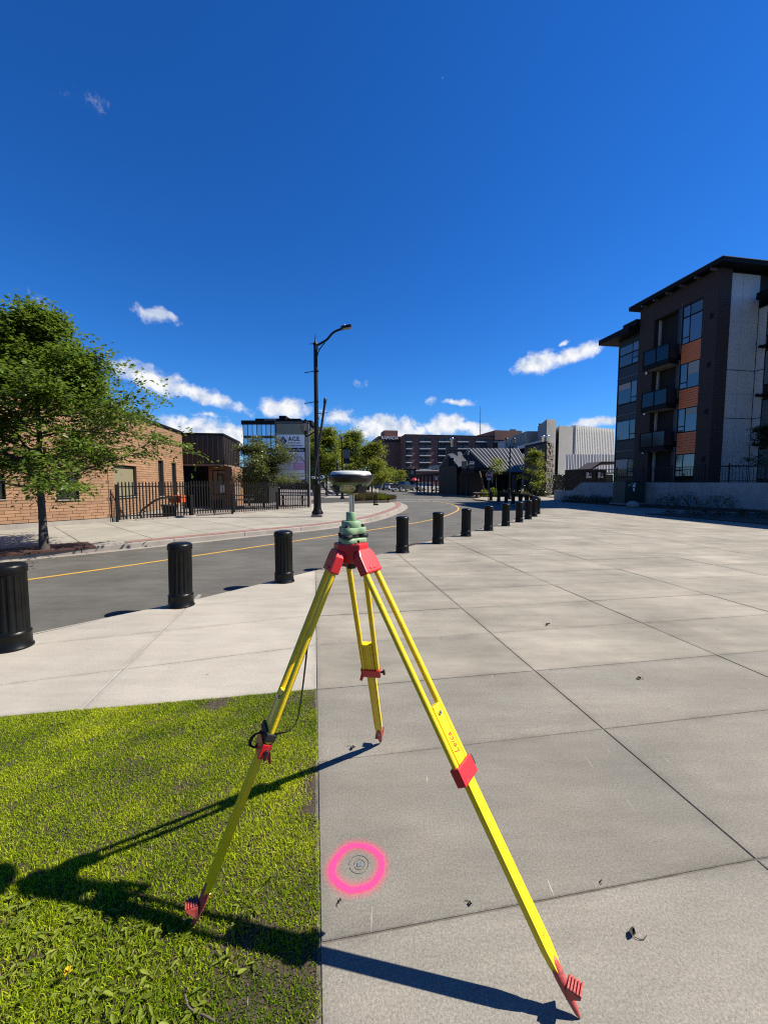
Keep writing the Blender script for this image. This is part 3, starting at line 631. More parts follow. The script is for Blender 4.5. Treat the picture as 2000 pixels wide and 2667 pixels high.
# ================================================================== TRIPOD AND INSTRUMENT
def loft(mb, secs, smooth=False):
    n = len(secs[0]); vs = [p for s in secs for p in s]
    fs = [(i * n + j, i * n + (j + 1) % n, (i + 1) * n + (j + 1) % n, (i + 1) * n + j) for i in range(len(secs) - 1) for j in range(n)]
    fs += [tuple(range(n))[::-1], tuple(range((len(secs) - 1) * n, len(secs) * n))]
    return mb.add(vs, fs, smooth)
TC = Vector((-.13, 1.59, 0))
tri = thing('survey_tripod', 'yellow surveying tripod with red fittings straddling a pink painted ring', 'tripod', TC)
def make_leg(F, label=None, letter=False, strap=False):
    F = Vector((F[0], F[1], .001)); d = (F - TC); d.z = 0; d.normalize()
    h = TC + d * .055 + Vector((0, 0, 1.325)); L = (F - h).length; a = (F - h).normalized()
    w = Vector((-d.y, d.x, 0)); n = w.cross(a)
    if n.dot(d) < 0: n = -n
    P = lambda t, x, y: h + a * (L * t) + w * x + n * y
    hw, ht = .0225, .0105
    sec = [(-hw, -ht), (-.015, -ht), (-.015, -ht + .003), (-.0132, -ht + .003), (-.0132, -ht), (.0132, -ht), (.0132, -ht + .003), (.015, -ht + .003), (.015, -ht), (hw, -ht),
           (hw, ht), (.015, ht), (.015, ht - .003), (.0132, ht - .003), (.0132, ht), (-.0132, ht), (-.0132, ht - .003), (-.015, ht - .003), (-.015, ht), (-hw, ht)]
    m = MB(); loft(m, [[P(t, x * s, y * s2) for x, y in sec] for t, s, s2 in ((.395, 1, 1), (.875, 1, 1), (.905, .78, .95), (.922, .55, .8))])
    leg = m.build('leg', M_YEL, tri)
    for s in (-1, 1):
        MB().tube([P(t, s * .0345, 0) for t in (.02, .3, .552)], .0122, 14).build('rod', M_YEL, leg)
    # end cap block and bolt at the upper end of the sliding board
    m = MB(); loft(m, [[P(t, x, y) for x, y in ((-.0222, -.012), (.0222, -.012), (.0222, .012), (-.0222, .012))] for t in (.388, .396)]); m.build('end_cap', M_YEL, leg, bevel=.0015)
    MB().tube([P(.407, 0, .0085), P(.407, 0, .016)], .0075, 12).tube([P(.407, 0, .016), P(.407, 0, .0195)], .0045, 6).build('bolt', M_STEEL, leg)
    # clamp
    m = MB(); loft(m, [[P(t, x, y) for x, y in ((-.05, -.0175), (.05, -.0175), (.05, .0185), (-.05, .0185))] for t in (.515, .553)])
    cl = m.build('clamp', M_RED, leg, bevel=.004)
    m = MB(); m.extr([P(.522, .046, -.012), P(.546, .046, -.012), P(.562, .056, -.030), P(.555, .058, -.034)], w * -.012); m.build('clamp_lug', M_RED, leg, bevel=.002)
    sd = 1 if letter or strap else -1
    MB().tube([P(.534, sd * .048, 0), P(.534, sd * .062, 0)], .006, 10).obox(P(.534, sd * .068, 0), a * .017, w * .006, n * .005).build('clamp_screw', M_RUBBER, leg, bevel=.0015)
    # hinge cover
    m = MB(); loft(m, [[P(t, x * s, y) for x, y in ((-.050, -.018), (.050, -.018), (.050, .020), (-.050, .020))] for t, s in ((-.006, .70), (.010, .94), (.056, 1.0))])
    hc = m.build('hinge_cover', M_RED, tri, bevel=.006)
    m = MB(); loft(m, [[P(t, x, y) for x, y in ((-.022, .0195), (.022, .0195), (.022, .023), (-.022, .023))] for t in (.042, .047)]); m.build('latch', M_RED, hc, bevel=.001)
    # shoe: tapering red point with a ridged foot pedal
    ring = lambda t, r1, r2: [P(t, r1 * math.cos(q), r2 * math.sin(q)) for q in [2 * math.pi * k / 12 for k in range(12)]]
    m = MB(); loft(m, [ring(.893, .008, .013), ring(.905, .0165, .0155), ring(.925, .0185, .0165), ring(.945, .0165, .015), ring(.97, .0125, .0115), ring(.988, .0085, .008), ring(1.0, .0015, .0015)], True)
    sh = m.build('shoe', M_SHOE, leg)
    up = Vector((0, 0, 1)); c = P(.937, 0, .01); top = c.z + .004
    o = Vector((c.x, c.y, top))
    m = MB(); q0, q1, q2 = o + d * .004, o + d * .046, o + d * .004 - up * .05
    m.extr([q0 - w * .02, q1 - w * .023, q1 - w * .023 - up * .008, q2 - w * .012], w * .044); pd = m.build('pedal', M_SHOE, leg, bevel=.003)
    m = MB()
    for k in range(5): m.obox(o + d * (.010 + k * .0085) + up * .0025, d * .0026, w * .0215, up * .0035)
    m.build('pedal_tread', M_SHOE, leg, bevel=.001)
    MB().tube([P(.92, 0, -.017), P(.92, 0, .017)], .004, 8).build('pin', M_STEEL, leg)
    if letter:
        x = -a; y = n.cross(x)
        Mx = Matrix((x, y, n)).transposed().to_4x4(); Mx.translation = P(.475, 0, ht + .0008)
        text('lettering', 'Leica', .034, Mx, mat('orange_print', (.75, .10, .02), .5), leg, .0003, .35)
        for dx in (-.004, .003): MB().obox(P(.855, dx, ht + .0004), a * .006, w * .0007, n * .0003).build('print_mark', mat('black_print', (.03, .03, .03), .6), leg)
    return leg, P, d, w, n, a
legR = make_leg((.585, 1.09), letter=True)
legL = make_leg((-.69, 1.34), strap=True)
legB = make_leg((-.02, 2.37))
hexa = []
for L_ in (legR, legL, legB):
    q = math.atan2(L_[2].y, L_[2].x)
    hexa += [(q - .42, .070), (q + .42, .070)]
hexa.sort()
poly = [(TC.x + r * math.cos(q), TC.y + r * math.sin(q)) for q, r in hexa]
MB().prism(poly, 1.333, 1.362).build('head', M_RED, tri, bevel=.005)
MB().lathe([(.040, 1.283), (.052, 1.30), (.054, 1.334)], 24, (TC.x, TC.y, 0)).build('head_boss', M_RED, tri)
MB().lathe([(.017, 1.258), (.019, 1.262), (.019, 1.28), (.026, 1.284)], 20, (TC.x, TC.y, 0)).build('fixing_screw', M_RUBBER, tri)
# carrying strap hanging from the left leg
PL = legL[1]; wl = legL[3]; nl = legL[4]
def ribbon(name, pts, wdir, hwid, m, parent, th=.0011):
    pts = catmull3(pts); mb = MB(); secs = []
    for i, p in enumerate(pts):
        t = (pts[min(i + 1, len(pts) - 1)] - pts[max(i - 1, 0)]).normalized(); ww = wdir[0].lerp(wdir[1], i / (len(pts) - 1)); ww = (ww - t * ww.dot(t)).normalized(); nn = t.cross(ww)
        secs.append([p + ww * hwid + nn * th, p - ww * hwid + nn * th, p - ww * hwid - nn * th, p + ww * hwid - nn * th])
    loft(mb, secs); return mb.build(name, m, parent)
def catmull3(P, n=6):
    P = [Vector(p) for p in P]; Q = [P[0] * 2 - P[1]] + P + [P[-1] * 2 - P[-2]]; out = []
    for i in range(1, len(Q) - 2):
        a, b, c, d = Q[i - 1:i + 3]
        for k in range(n):
            t = k / n; out.append(.5 * ((2 * b) + (c - a) * t + (2 * a - 5 * b + 4 * c - d) * t * t + (3 * b - a - 3 * c + d) * t ** 3))
    out.append(P[-1]); return out
def sp_(x, y, Y): return at(x / .8295, y / .8295, Y)
M_STRAP = mat('black_webbing', (.012, .012, .013), .75, bump=.3, bs=300)
X_, Z_ = Vector((1, 0, 0)), Vector((0, 0, 1))
ribbon('strap', [PL(.05, -.050, -.004), PL(.12, -.052, -.004), PL(.19, -.046, -.012), sp_(667, 1370, 1.55), sp_(660, 1435, 1.54), sp_(652, 1500, 1.53), sp_(643, 1552, 1.52), sp_(628, 1576, 1.51), sp_(606, 1584, 1.50), sp_(582, 1588, 1.475)], (wl, Vector((.2, -.6, .7))), .0125, M_STRAP, tri)
ribbon('strap', [sp_(590, 1586, 1.47), sp_(560, 1583, 1.43), sp_(546, 1592, 1.42), sp_(541, 1606, 1.43), sp_(551, 1614, 1.45), sp_(562, 1602, 1.46)], (Vector((0, -.7, .7)), Vector((0, -.7, .7))), .011, M_STRAP, tri)
m = MB(); loft(m, [[PL(t, x, y) for x, y in ((-.052, -.019), (.052, -.019), (.052, .019), (-.052, .019))] for t in (.488, .508)]); m.build('strap_band', M_STRAP, tri, bevel=.004)

# tribrach
tb = thing('tribrach', 'sage green levelling base with black foot screws on the red tripod head', 'tribrach', (TC.x, TC.y, 1.362))
th0 = R(-104)
lob = lambda q, z: 1 + .21 * math.cos(3 * (q - th0))
tc = (TC.x, TC.y, 0)
MB().lathe([(.052, 1.3625), (.0535, 1.364), (.0535, 1.380), (.052, 1.3815)], 72, tc, mod=lambda q, z: 1 + .17 * math.cos(3 * (q - th0))).build('base_plate', M_GREEN, tb)
MB().lathe([(.036, 1.381), (.036, 1.40)], 40, tc).build('spring_plate', M_RUBBER, tb)
bd = MB().lathe([(.047, 1.3975), (.0495, 1.3995), (.0495, 1.420), (.048, 1.4225)], 72, tc, mod=lob).build('body', M_GREEN, tb)
for k in range(3):
    q = th0 + k * 2 * math.pi / 3; c = (TC.x + .047 * math.cos(q), TC.y + .047 * math.sin(q), 0)
    MB().lathe([(.012, 1.3816), (.021, 1.3825), (.0215, 1.387), (.0215, 1.394), (.020, 1.3965), (.008, 1.397)], 24, c, mod=lambda q_, z: 1 + .03 * math.cos(12 * q_)).build('foot_screw', M_RUBBER, tb)
    MB().lathe([(.0055, 1.4226), (.0058, 1.432), (.005, 1.434)], 14, c).build('screw_cap', M_RUBBER, tb)
MB().lathe([(.0375, 1.4226), (.038, 1.4235), (.038, 1.4465), (.037, 1.4475)], 48, tc).build('carrier', M_GREEN, tb)
MB().lathe([(.0198, 1.4476), (.0202, 1.4485), (.0202, 1.4815), (.0195, 1.4828)], 40, tc).build('adapter', M_GREEN, tb)
MB().tube([(TC.x + .03, TC.y - .043, 1.372), (TC.x + .032, TC.y - .056, 1.372)], .005, 12).build('lock_knob', M_RUBBER, tb)
MB().lathe([(.010, 1.4226), (.010, 1.428), (.007, 1.43)], 16, (TC.x - .012, TC.y - .042, 0)).build('bubble_level', M_RUBBER, tb)

# satellite receiver
rc = thing('satellite_receiver', 'round white-topped satellite receiver with olive underside on a steel rod above the tripod', 'receiver', (TC.x, TC.y, 1.4829))
MB().tube([(TC.x, TC.y, 1.483), (TC.x, TC.y, 1.556)], .0078, 20).build('rod', M_STEEL, rc)
MB().tube([(TC.x + .011, TC.y - .004, 1.483), (TC.x + .011, TC.y - .004, 1.553)], .0028, 10).build('locking_pin', M_STEEL, rc)
MB().lathe([(.018, 1.551), (.030, 1.556), (.038, 1.5625), (.048, 1.569), (.066, 1.583), (.0795, 1.5975), (.0805, 1.599)], 64, tc).build('lower_shell', M_DGREEN, rc)
MB().lathe([(.080, 1.5991), (.0875, 1.6075), (.0915, 1.6165), (.0922, 1.6195), (.0905, 1.6205), (.0932, 1.622), (.0938, 1.6245), (.0915, 1.6255), (.0925, 1.6275), (.088, 1.6295)], 72, tc).build('band', mat('receiver_black', (.012, .012, .013), .32), rc)
MB().lathe([(.0805, 1.6296), (.0795, 1.632), (.0755, 1.6395), (.0725, 1.6415), (.04, 1.6445), (.001, 1.6455)], 64, tc).build('dome', M_WHITEP, rc)
al = R(-97); dv = Vector((math.cos(al), math.sin(al), 0)); sv_ = Vector((-dv.y, dv.x, 0)); upv = (dv * .040 + Vector((0, 0, .036))).normalized(); nv = sv_.cross(upv)
if nv.dot(dv) < 0: nv = -nv
p0 = Vector((TC.x, TC.y, 1.5635)) + dv * .0445
pan = [p0 + sv_ * (.036 * math.cos(q)) + upv * (.041 * math.sin(q)) for q in [math.pi * k / 20 for k in range(21)]]
kp = MB().extr(pan, -nv * .02).build('keypad', M_KEY, rc, bevel=.0025)
mk = MB()
for k, (x, y) in enumerate([(-.022, .023), (-.015, .031), (0, .034), (.012, .031), (.019, .02), (.016, .012), (-.022, .013), (-.006, .005), (.004, .005)]):
    c = p0 + sv_ * x + upv * y + nv * .0006; mk.obox(c, sv_ * (.0022 if k != 5 else .005), upv * .0012, nv * .0006)
mk.build('indicator_lamps', mat('keypad_print', (.05, .05, .02), .5), rc)
for al2, hw_, nm in ((R(-158), .026, 'radio_bay'), (R(-48), .022, 'battery_bay')):
    d2 = Vector((math.cos(al2), math.sin(al2), 0)); s2 = Vector((-d2.y, d2.x, 0)); c = Vector((TC.x, TC.y, 1.572)) + d2 * .055
    MB().obox(c, d2 * .017, s2 * hw_, Vector((0, 0, .013)) + d2 * .010).build(nm, M_RUBBER, rc, bevel=.003)
d2 = Vector((math.cos(R(-48)), math.sin(R(-48)), 0))
MB().obox(Vector((TC.x, TC.y, 1.586)) + d2 * .073, d2 * .0015 + Vector((0, 0, .001)), Vector((-d2.y, d2.x, 0)) * .006, Vector((0, 0, .006)) + d2 * .005).build('status_label', M_WHITEP, rc, bevel=.001)
arm = [at(x, y, Y) for x, y, Y in ((876, 1285, 1.565), (866, 1285, 1.565), (856, 1282, 1.565), (846, 1272, 1.565), (836, 1258, 1.565), (828, 1247, 1.565), (820, 1243, 1.565), (812, 1242, 1.565))]
MB().tube(catmull3(arm, 5), .0042, 12).build('antenna_arm', mat('arm_metal', (.18, .19, .18), .3, .8), rc)
MB().obox(at(816, 1244, 1.565), (.007, 0, -.001), (0, .006, 0), (0, 0, .0045)).build('antenna_socket', M_WHITEP, rc, bevel=.0015)
MB().obox(at(870, 1285, 1.565), (.006, 0, 0), (0, .006, 0), (0, 0, .005)).build('arm_clamp', M_WHITEP, rc, bevel=.0015)
kc = at(838, 1243, 1.56); MB().tube([kc + Vector((0, -.003, 0)), kc + Vector((0, .006, 0))], .0078, 20).build('arm_knob', M_WHITEP, rc)
MB().obox(kc + Vector((0, -.0034, .002)), (.004, 0, 0), (0, .0005, 0), (0, 0, .0018)).build('knob_mark', M_RUBBER, rc)
A0, A1 = at(819, 1240, 1.565), at(848, 1037, 1.565); dA = A1 - A0
MB().tube([A0, A0 + dA * .04, A0 + dA * .08, A0 + dA * .2, A0 + dA * .93, A0 + dA * .945, A0 + dA * .99, A1], [.005, .005, .0034, .0034, .0046, .0064, .0066, .004], 12).build('whip_antenna', M_RUBBER, rc)

# pink ring, survey mark, litter
ring = thing('painted_ring', 'fluorescent pink spray-painted ring on the concrete under the tripod', 'paint mark', (-.112, 1.572, .0016))
def paint_mat():
    m = bpy.data.materials.new('pink_spray_paint'); m.use_nodes = True; nt = m.node_tree; L = nt.links.new; b = nt.nodes['Principled BSDF']; o = nt.nodes['Material Output']
    b.inputs['Base Color'].default_value = (.90, .045, .19, 1); b.inputs['Roughness'].default_value = .8; b.inputs['Specular IOR Level'].default_value = .2
    tcn = node(nt, 'ShaderNodeTexCoord'); n1 = node(nt, 'ShaderNodeTexNoise'); n1.inputs['Scale'].default_value = 7; L(tcn.outputs['Object'], n1.inputs['Vector'])
    sp = node(nt, 'ShaderNodeMapping'); sp.inputs['Location'].default_value = (0, .004, 0); sp.inputs['Scale'].default_value = (1, 1.04, 0); L(tcn.outputs['Object'], sp.inputs['Vector'])
    ln = node(nt, 'ShaderNodeVectorMath', operation='LENGTH'); L(sp.outputs[0], ln.inputs[0])
    w = node(nt, 'ShaderNodeMath', operation='MULTIPLY_ADD'); L(n1.outputs[0], w.inputs[0]); w.inputs[1].default_value = .034; w.inputs[2].default_value = -.119
    r = node(nt, 'ShaderNodeMath', operation='ADD'); L(ln.outputs['Value'], r.inputs[0]); L(w.outputs[0], r.inputs[1])
    ab = node(nt, 'ShaderNodeMath', operation='ABSOLUTE'); L(r.outputs[0], ab.inputs[0])
    core = node(nt, 'ShaderNodeMapRange', interpolation_type='SMOOTHSTEP'); core.inputs[1].default_value = .005; core.inputs[2].default_value = .021; core.inputs[3].default_value = 1; core.inputs[4].default_value = 0; L(ab.outputs[0], core.inputs[0])
    hal = node(nt, 'ShaderNodeMapRange', interpolation_type='SMOOTHSTEP'); hal.inputs[1].default_value = .010; hal.inputs[2].default_value = .048; hal.inputs[3].default_value = .5; hal.inputs[4].default_value = 0; L(ab.outputs[0], hal.inputs[0])
    n2 = node(nt, 'ShaderNodeTexNoise'); n2.inputs['Scale'].default_value = 480; n2.inputs['Detail'].default_value = 2; L(tcn.outputs['Object'], n2.inputs['Vector'])
    sp2 = node(nt, 'ShaderNodeMapRange'); sp2.inputs[1].default_value = .40; sp2.inputs[2].default_value = .62; L(n2.outputs[0], sp2.inputs[0])
    hm = node(nt, 'ShaderNodeMath', operation='MULTIPLY'); L(hal.outputs[0], hm.inputs[0]); L(sp2.outputs[0], hm.inputs[1])
    mx = node(nt, 'ShaderNodeMath', operation='MAXIMUM'); L(core.outputs[0], mx.inputs[0]); L(hm.outputs[0], mx.inputs[1])
    n4 = node(nt, 'ShaderNodeTexNoise'); n4.inputs['Scale'].default_value = 150; n4.inputs['Detail'].default_value = 4; L(tcn.outputs['Object'], n4.inputs['Vector'])
    pz = node(nt, 'ShaderNodeMapRange'); pz.inputs[1].default_value = .33; pz.inputs[2].default_value = .52; pz.inputs[3].default_value = .55; pz.inputs[4].default_value = .97; L(n4.outputs[0], pz.inputs[0])
    fm = node(nt, 'ShaderNodeMath', operation='MULTIPLY'); L(mx.outputs[0], fm.inputs[0]); L(pz.outputs[0], fm.inputs[1])
    L(fm.outputs[0], b.inputs['Alpha']); return m
MB().quad(*[(-.112 + .165 * math.cos(R(7.5 * k)), 1.572 + .165 * math.sin(R(7.5 * k)), .0016) for k in range(48)]).build('paint_film', paint_mat(), ring, fix=False)
ring.location.z = .0016
mk_ = thing('survey_mark', 'small grey metal survey plate with scratched circles inside the pink ring', 'survey mark', (-.103, 1.577, 0))
MB().obox((-.103, 1.577, .0022), Vector((.0095, .002, 0)), Vector((-.002, .0095, 0)), (0, 0, .0006)).build('plate', mat('zinc_plate', (.30, .37, .42), .4, .4), mk_, bevel=.0004)
M_SCR = mat('scratch_line', (.10, .10, .10), .9)
for rad, cx_, cy_ in ((.022, 0, 0), (.040, -.002, .001)):
    MB().tube([(-.103 + cx_ + rad * (1 + .03 * math.sin(3 * q)) * math.cos(q), 1.577 + cy_ + rad * math.sin(q), .0018) for q in [R(200) + R(345) * k / 40 for k in range(41)]], .0007, 5).build('scribed_circle', M_SCR, mk_)
M_DRY = mat('dry_leaf', (.045, .032, .02), .85, var=.4, vs=80)
def litter(x, y, s, seed, name, label, cat, twig=False):
    r = random.Random(seed); p = gp(x / .8295, y / .8295); o = thing(name, label, cat, p)
    m = MB()
    for k in range(2 if not twig else 1):
        a = r.uniform(0, 6.28); d = Vector((math.cos(a), math.sin(a), 0)); q = Vector((-d.y, d.x, 0)); rows = []
        for i in range(5):
            t = i / 4 - .5; wd = (1 - abs(2 * t) ** 1.5) * .26 + .03; z0 = .004 + .25 * s * (t + .3) ** 2 + r.uniform(0, .05) * s
            rows.append([p + d * (s * t) + q * (s * wd * e) + Vector((0, 0, z0 + abs(e) * s * .22)) for e in (-1, 0, 1)])
        for i in range(4):
            for j in (0, 1): m.add([rows[i][j], rows[i][j + 1], rows[i + 1][j + 1], rows[i + 1][j]], [(0, 1, 2, 3)], True)
    m.build('blade', M_DRY, o, fix=False)
    a = r.uniform(0, 6.28); pts = [p + Vector((math.cos(a + k * .35) * s * .35 * k, math.sin(a + k * .35) * s * .35 * k, .004)) for k in range(5)]
    MB().tube(pts, .0012, 5).build('stalk', M_DRY, o)
litter(1365, 2020, .035, 1, 'dry_leaf', 'curled dry leaf on the concrete right of the front tripod leg', 'leaf')
litter(1183, 1350, .045, 2, 'dry_leaf', 'shrivelled dry leaf far out on the sunlit slabs', 'leaf')
litter(1380, 1467, .035, 3, 'dry_leaf', 'pair of thin dry leaf scraps by the right-hand slab joint', 'leaf')
litter(1015, 1955, .016, 4, 'dry_leaf', 'tiny dry sprig on the slab joint left of the front leg', 'leaf')
litter(1298, 1905, .010, 5, 'seed_husk', 'small dark seed husk on the joint right of the front leg', 'seed')
litter(735, 1948, .016, 6, 'seed_husk', 'brown seed husk with curved stalk at the edge of the pink ring', 'seed', True)
litter(762, 1618, .03, 8, 'dry_leaf', 'dark dry leaf beside the shadow of the rear tripod foot', 'leaf')
tw = thing('twig', 'pale curved twig lying on the grass at the bottom edge', 'twig', gp(500, 2600))
MB().tube(catmull3([gp(482, 2590, .018), gp(490, 2620, .02), gp(510, 2636, .017), gp(535, 2645, .02), gp(560, 2660, .016)]), .0028, 6).build('stick', mat('pale_twig', (.17, .13, .10), .9), tw)

# ================================================================== BOLLARDS
BP = [(-3.61, 3.82), (-2.64, 5.15), (-1.61, 6.42), (-.6, 7.78), (.42, 9.15), (1.41, 10.48), (2.44, 11.95), (3.47, 13.34), (4.47, 14.76), (5.43, 16.15), (6.25, 17.45), (7.0, 18.8), (7.72, 20.3), (8.38, 22.2), (8.85, 24.1), (9.2, 26.0), (9.4, 27.8), (9.47, 29.6), (9.5, 31.4), (9.46, 33.3), (9.32, 35.2)]
ORD = ['first', 'second', 'third', 'fourth', 'fifth', 'sixth', 'seventh', 'eighth', 'ninth', 'tenth', 'eleventh', 'twelfth', 'thirteenth', 'fourteenth', 'fifteenth', 'sixteenth', 'seventeenth', 'eighteenth', 'nineteenth', 'twentieth', 'farthest and last']
bo = thing('bollard', '', 'bollard', (0, 0, 0))
MB().lathe([(.163, .0), (.166, .006), (.163, .018), (.152, .030), (.150, .135), (.153, .142), (.153, .150), (.140, .168)], 48).build('base', M_BLACK, bo)
def flute(q, z):
    c = math.cos(16 * q); g = max(0, min(1, (c + .25) / .5))
    e = max(0, min(1, (z - .175) / .02)) * max(0, min(1, (.725 - z) / .02))
    return 1 - .075 * (1 - g) * e
MB().lathe([(.139, .165), (.139, .175), (.139, .195), (.139, .45), (.139, .705), (.139, .725), (.139, .735)], 192, mod=flute).build('shaft', M_BLACK, bo)
MB().lathe([(.140, .732), (.147, .737), (.149, .745), (.149, .787), (.146, .800), (.135, .815), (.105, .826), (.06, .831), (.001, .832)], 48).build('cap', M_BLACK, bo)
for i, (x, y) in enumerate(BP):
    b_ = bo if i == 0 else copy_tree(bo)
    b_.location = (x, y, -.002); b_.rotation_euler = (rr.uniform(-.012, .012), rr.uniform(-.012, .012), rr.uniform(-.15, .15))
    lab = f'{ORD[i]} black fluted bollard along the kerb, counting from the left edge'
    if i == 3: lab = 'black fluted bollard hidden behind the red tripod head, fourth along the kerb'
    tag(b_, lab, 'bollard', 'fluted bollards along the plaza kerb')

# ================================================================== LEFT SIDE: BRICK BUILDING
C0 = Vector((-10.77, 15.78)); WL = Vector((-.565, -.825)).normalized(); WR = Vector((-.152, .988)).normalized()
NL = Vector((.825, -.565)).normalized(); NR = Vector((.988, .152)).normalized()      # outward normals
BH = 4.52
bb = thing('brick_building', 'tan brick building with narrow windows behind the leafy street tree', 'building', (C0.x, C0.y, 0))
def P3(p, z): return (p.x, p.y, z)
C1 = C0 + WR * 8.75; CL = C0 + WL * 9
def wall_with_holes(mb, org, d, nrm, Lr, H, holes, t=.25, z0=0):
    """solid wall strip of thickness t split around rectangular holes (s0, s1, z0, z1)"""
    xs = sorted({0, Lr, *[h[0] for h in holes], *[h[1] for h in holes]})
    for a, b in zip(xs[:-1], xs[1:]):
        hs = sorted([(h[2], h[3]) for h in holes if h[0] <= a + 1e-6 and h[1] >= b - 1e-6]); z = z0
        for h0, h1 in hs + [(H, H)]:
            if h0 - z > 1e-4:
                c = org + d * ((a + b) / 2) - nrm * (t / 2)
                mb.obox((c.x, c.y, (z + h0) / 2), (d.x * (b - a) / 2, d.y * (b - a) / 2, 0), (nrm.x * t / 2, nrm.y * t / 2, 0), (0, 0, (h0 - z) / 2))
            z = max(z, h1)
sR = lambda px: wall_s(C0, WR, px); sL = lambda px: wall_s(C0, WL, px)
def yR(s): return (C0 + WR * s).y
holesR = []
for x0, x1, yt, yb in ((299, 358, 1213, 1294), (415, 428.5, 1200, 1292), (450, 461, 1206, 1293)):
    s0, s1 = sR(x0), sR(x1); Y = yR((s0 + s1) / 2); holesR.append((s0, s1, zat(yb, Y), zat(yt, Y)))
holesL = []
for x0, x1, yt, yb in ((207, 148, 1235, 1301), (16, -60, 1235, 1301)):
    s0, s1 = sL(x0), sL(x1); Y = (C0 + WL * ((s0 + s1) / 2)).y; holesL.append((s0, s1, zat(yb, Y), zat(yt, Y)))
count_parts = [0]
brick_me = None
def brick_wall(org, d, nrm, Lr, H, holes, part_fn, z0=.22):
    m = MB(); wall_with_holes(m, org, d, nrm, Lr, H, holes); wl_ = m.build('wall', M_MORTAR, bb)
    global brick_me
    BL, BHt = .40, .11; L1, H1 = BL - .012, BHt - .014
    yaw = math.atan2(d.y, d.x)
    if brick_me is None:
        brick_me = MB().box(-L1 / 2, L1 / 2, -.016, .016, -H1 / 2, H1 / 2).mesh('brick'); brick_me.materials.append(M_BRICK)
    rest = MB(); z = z0; row = 0
    while z + BHt < H - .03:
        s = -(row % 2) * BL / 2 + (.07 if row % 3 == 0 else 0)
        while s < Lr:
            a, b = max(0.012, s), min(Lr, s + BL)
            segs = [(a, b)]
            for h in holes:
                if z + BHt > h[2] + .01 and z < h[3] - .01:
                    ns = []
                    for p, q in segs:
                        if q <= h[0] or p >= h[1]: ns.append((p, q))
                        else:
                            if h[0] - p > .04: ns.append((p, h[0]))
                            if q - h[1] > .04: ns.append((h[1], q))
                    segs = ns
            for p, q in segs:
                if q - p < .04: continue
                c = org + d * ((p + q) / 2) + nrm * .004
                if q - p > BL - .005 and count_parts[0] < 300 and part_fn((p + q) / 2, z):
                    o = bpy.data.objects.new('brick', brick_me); COL.objects.link(o); o.parent = wl_
                    o.location = Vector((c.x, c.y, z + BHt / 2)) + Vector((nrm.x, nrm.y, 0)) * rr.uniform(-.003, .003) - wloc(bb); o.rotation_euler.z = yaw; count_parts[0] += 1
                else:
                    e = rr.uniform(-.003, .003); hl = (q - p) / 2 - .006
                    rest.obox((c.x + nrm.x * e, c.y + nrm.y * e, z + BHt / 2), (d.x * hl, d.y * hl, 0), (nrm.x * .016, nrm.y * .016, 0), (0, 0, H1 / 2))
            s += BL
        z += BHt; row += 1
    stuff(rest.build('bricks', M_BRICK, wl_, fix=False))
    # window units
    for k, h in enumerate(holes):
        s0, s1, a, b = h; cen = org + d * ((s0 + s1) / 2) - nrm * .12; hw = (s1 - s0) / 2
        fr_ = MB(); ft = .045
        for cs, hs_, cz, hz in ((-hw + ft / 2, ft / 2, (a + b) / 2, (b - a) / 2), (hw - ft / 2, ft / 2, (a + b) / 2, (b - a) / 2), (0, hw - ft, a + ft / 2, ft / 2), (0, hw - ft, b - ft / 2, ft / 2)):
            c = cen + d * cs; fr_.obox((c.x, c.y, cz), (d.x * hs_, d.y * hs_, 0), (nrm.x * .04, nrm.y * .04, 0), (0, 0, hz))
        wo = fr_.build('window', M_FASCIA, bb)
        blind = (nrm == NR and k == 0)
        MB().obox((cen.x, cen.y, (a + b) / 2), (d.x * (hw - ft), d.y * (hw - ft), 0), (nrm.x * .01, nrm.y * .01, 0), (0, 0, (b - a) / 2 - ft)).build('pane', mat('khaki_blind', (.30, .27, .16), .7) if blind else M_GLASS, wo)
        c = org + d * ((s0 + s1) / 2) + nrm * .005
        MB().obox((c.x, c.y, a - .02), (d.x * (hw + .03), d.y * (hw + .03), 0), (nrm.x * .045, nrm.y * .045, 0), (0, 0, .018)).build('sill', M_KERB, wo)
brick_wall(C0, WL, NL, 9, BH, holesL, lambda s, z: s < 3.4 and z < 2.1)
brick_wall(C0, WR, NR, 8.75, BH, holesR, lambda s, z: s < 9 and z > 1.2 and z < 3.6)
m = MB(); back = [C0 + WR * 8.7 - NR * .26, C0 + WR * 8.7 - NR * 8, CL - NL * 8, CL - NL * .26, C0 - NR * .2 - NL * .2]
m.prism([tuple(p) for p in back], .02, BH - .06); m.build('core', M_MORTAR, bb)
for org, d, n, Lr in ((C0, WL, NL, 9), (C0, WR, NR, 8.75)):
    c = org + d * (Lr / 2) - n * .06; MB().obox((c.x, c.y, BH + .05), (d.x * Lr / 2, d.y * Lr / 2, 0), (n.x * .14, n.y * .14, 0), (0, 0, .05)).build('coping', M_FASCIA, bb)
    c = org + d * (Lr / 2) - n * .04; MB().obox((c.x, c.y, .10), (d.x * Lr / 2, d.y * Lr / 2, 0), (n.x * .09, n.y * .09, 0), (0, 0, .10)).build('plinth', M_KERB, bb)
MB().quad(*[(p.x, p.y, BH - .05) for p in back]).build('roof', M_FASCIA, bb, fix=False)
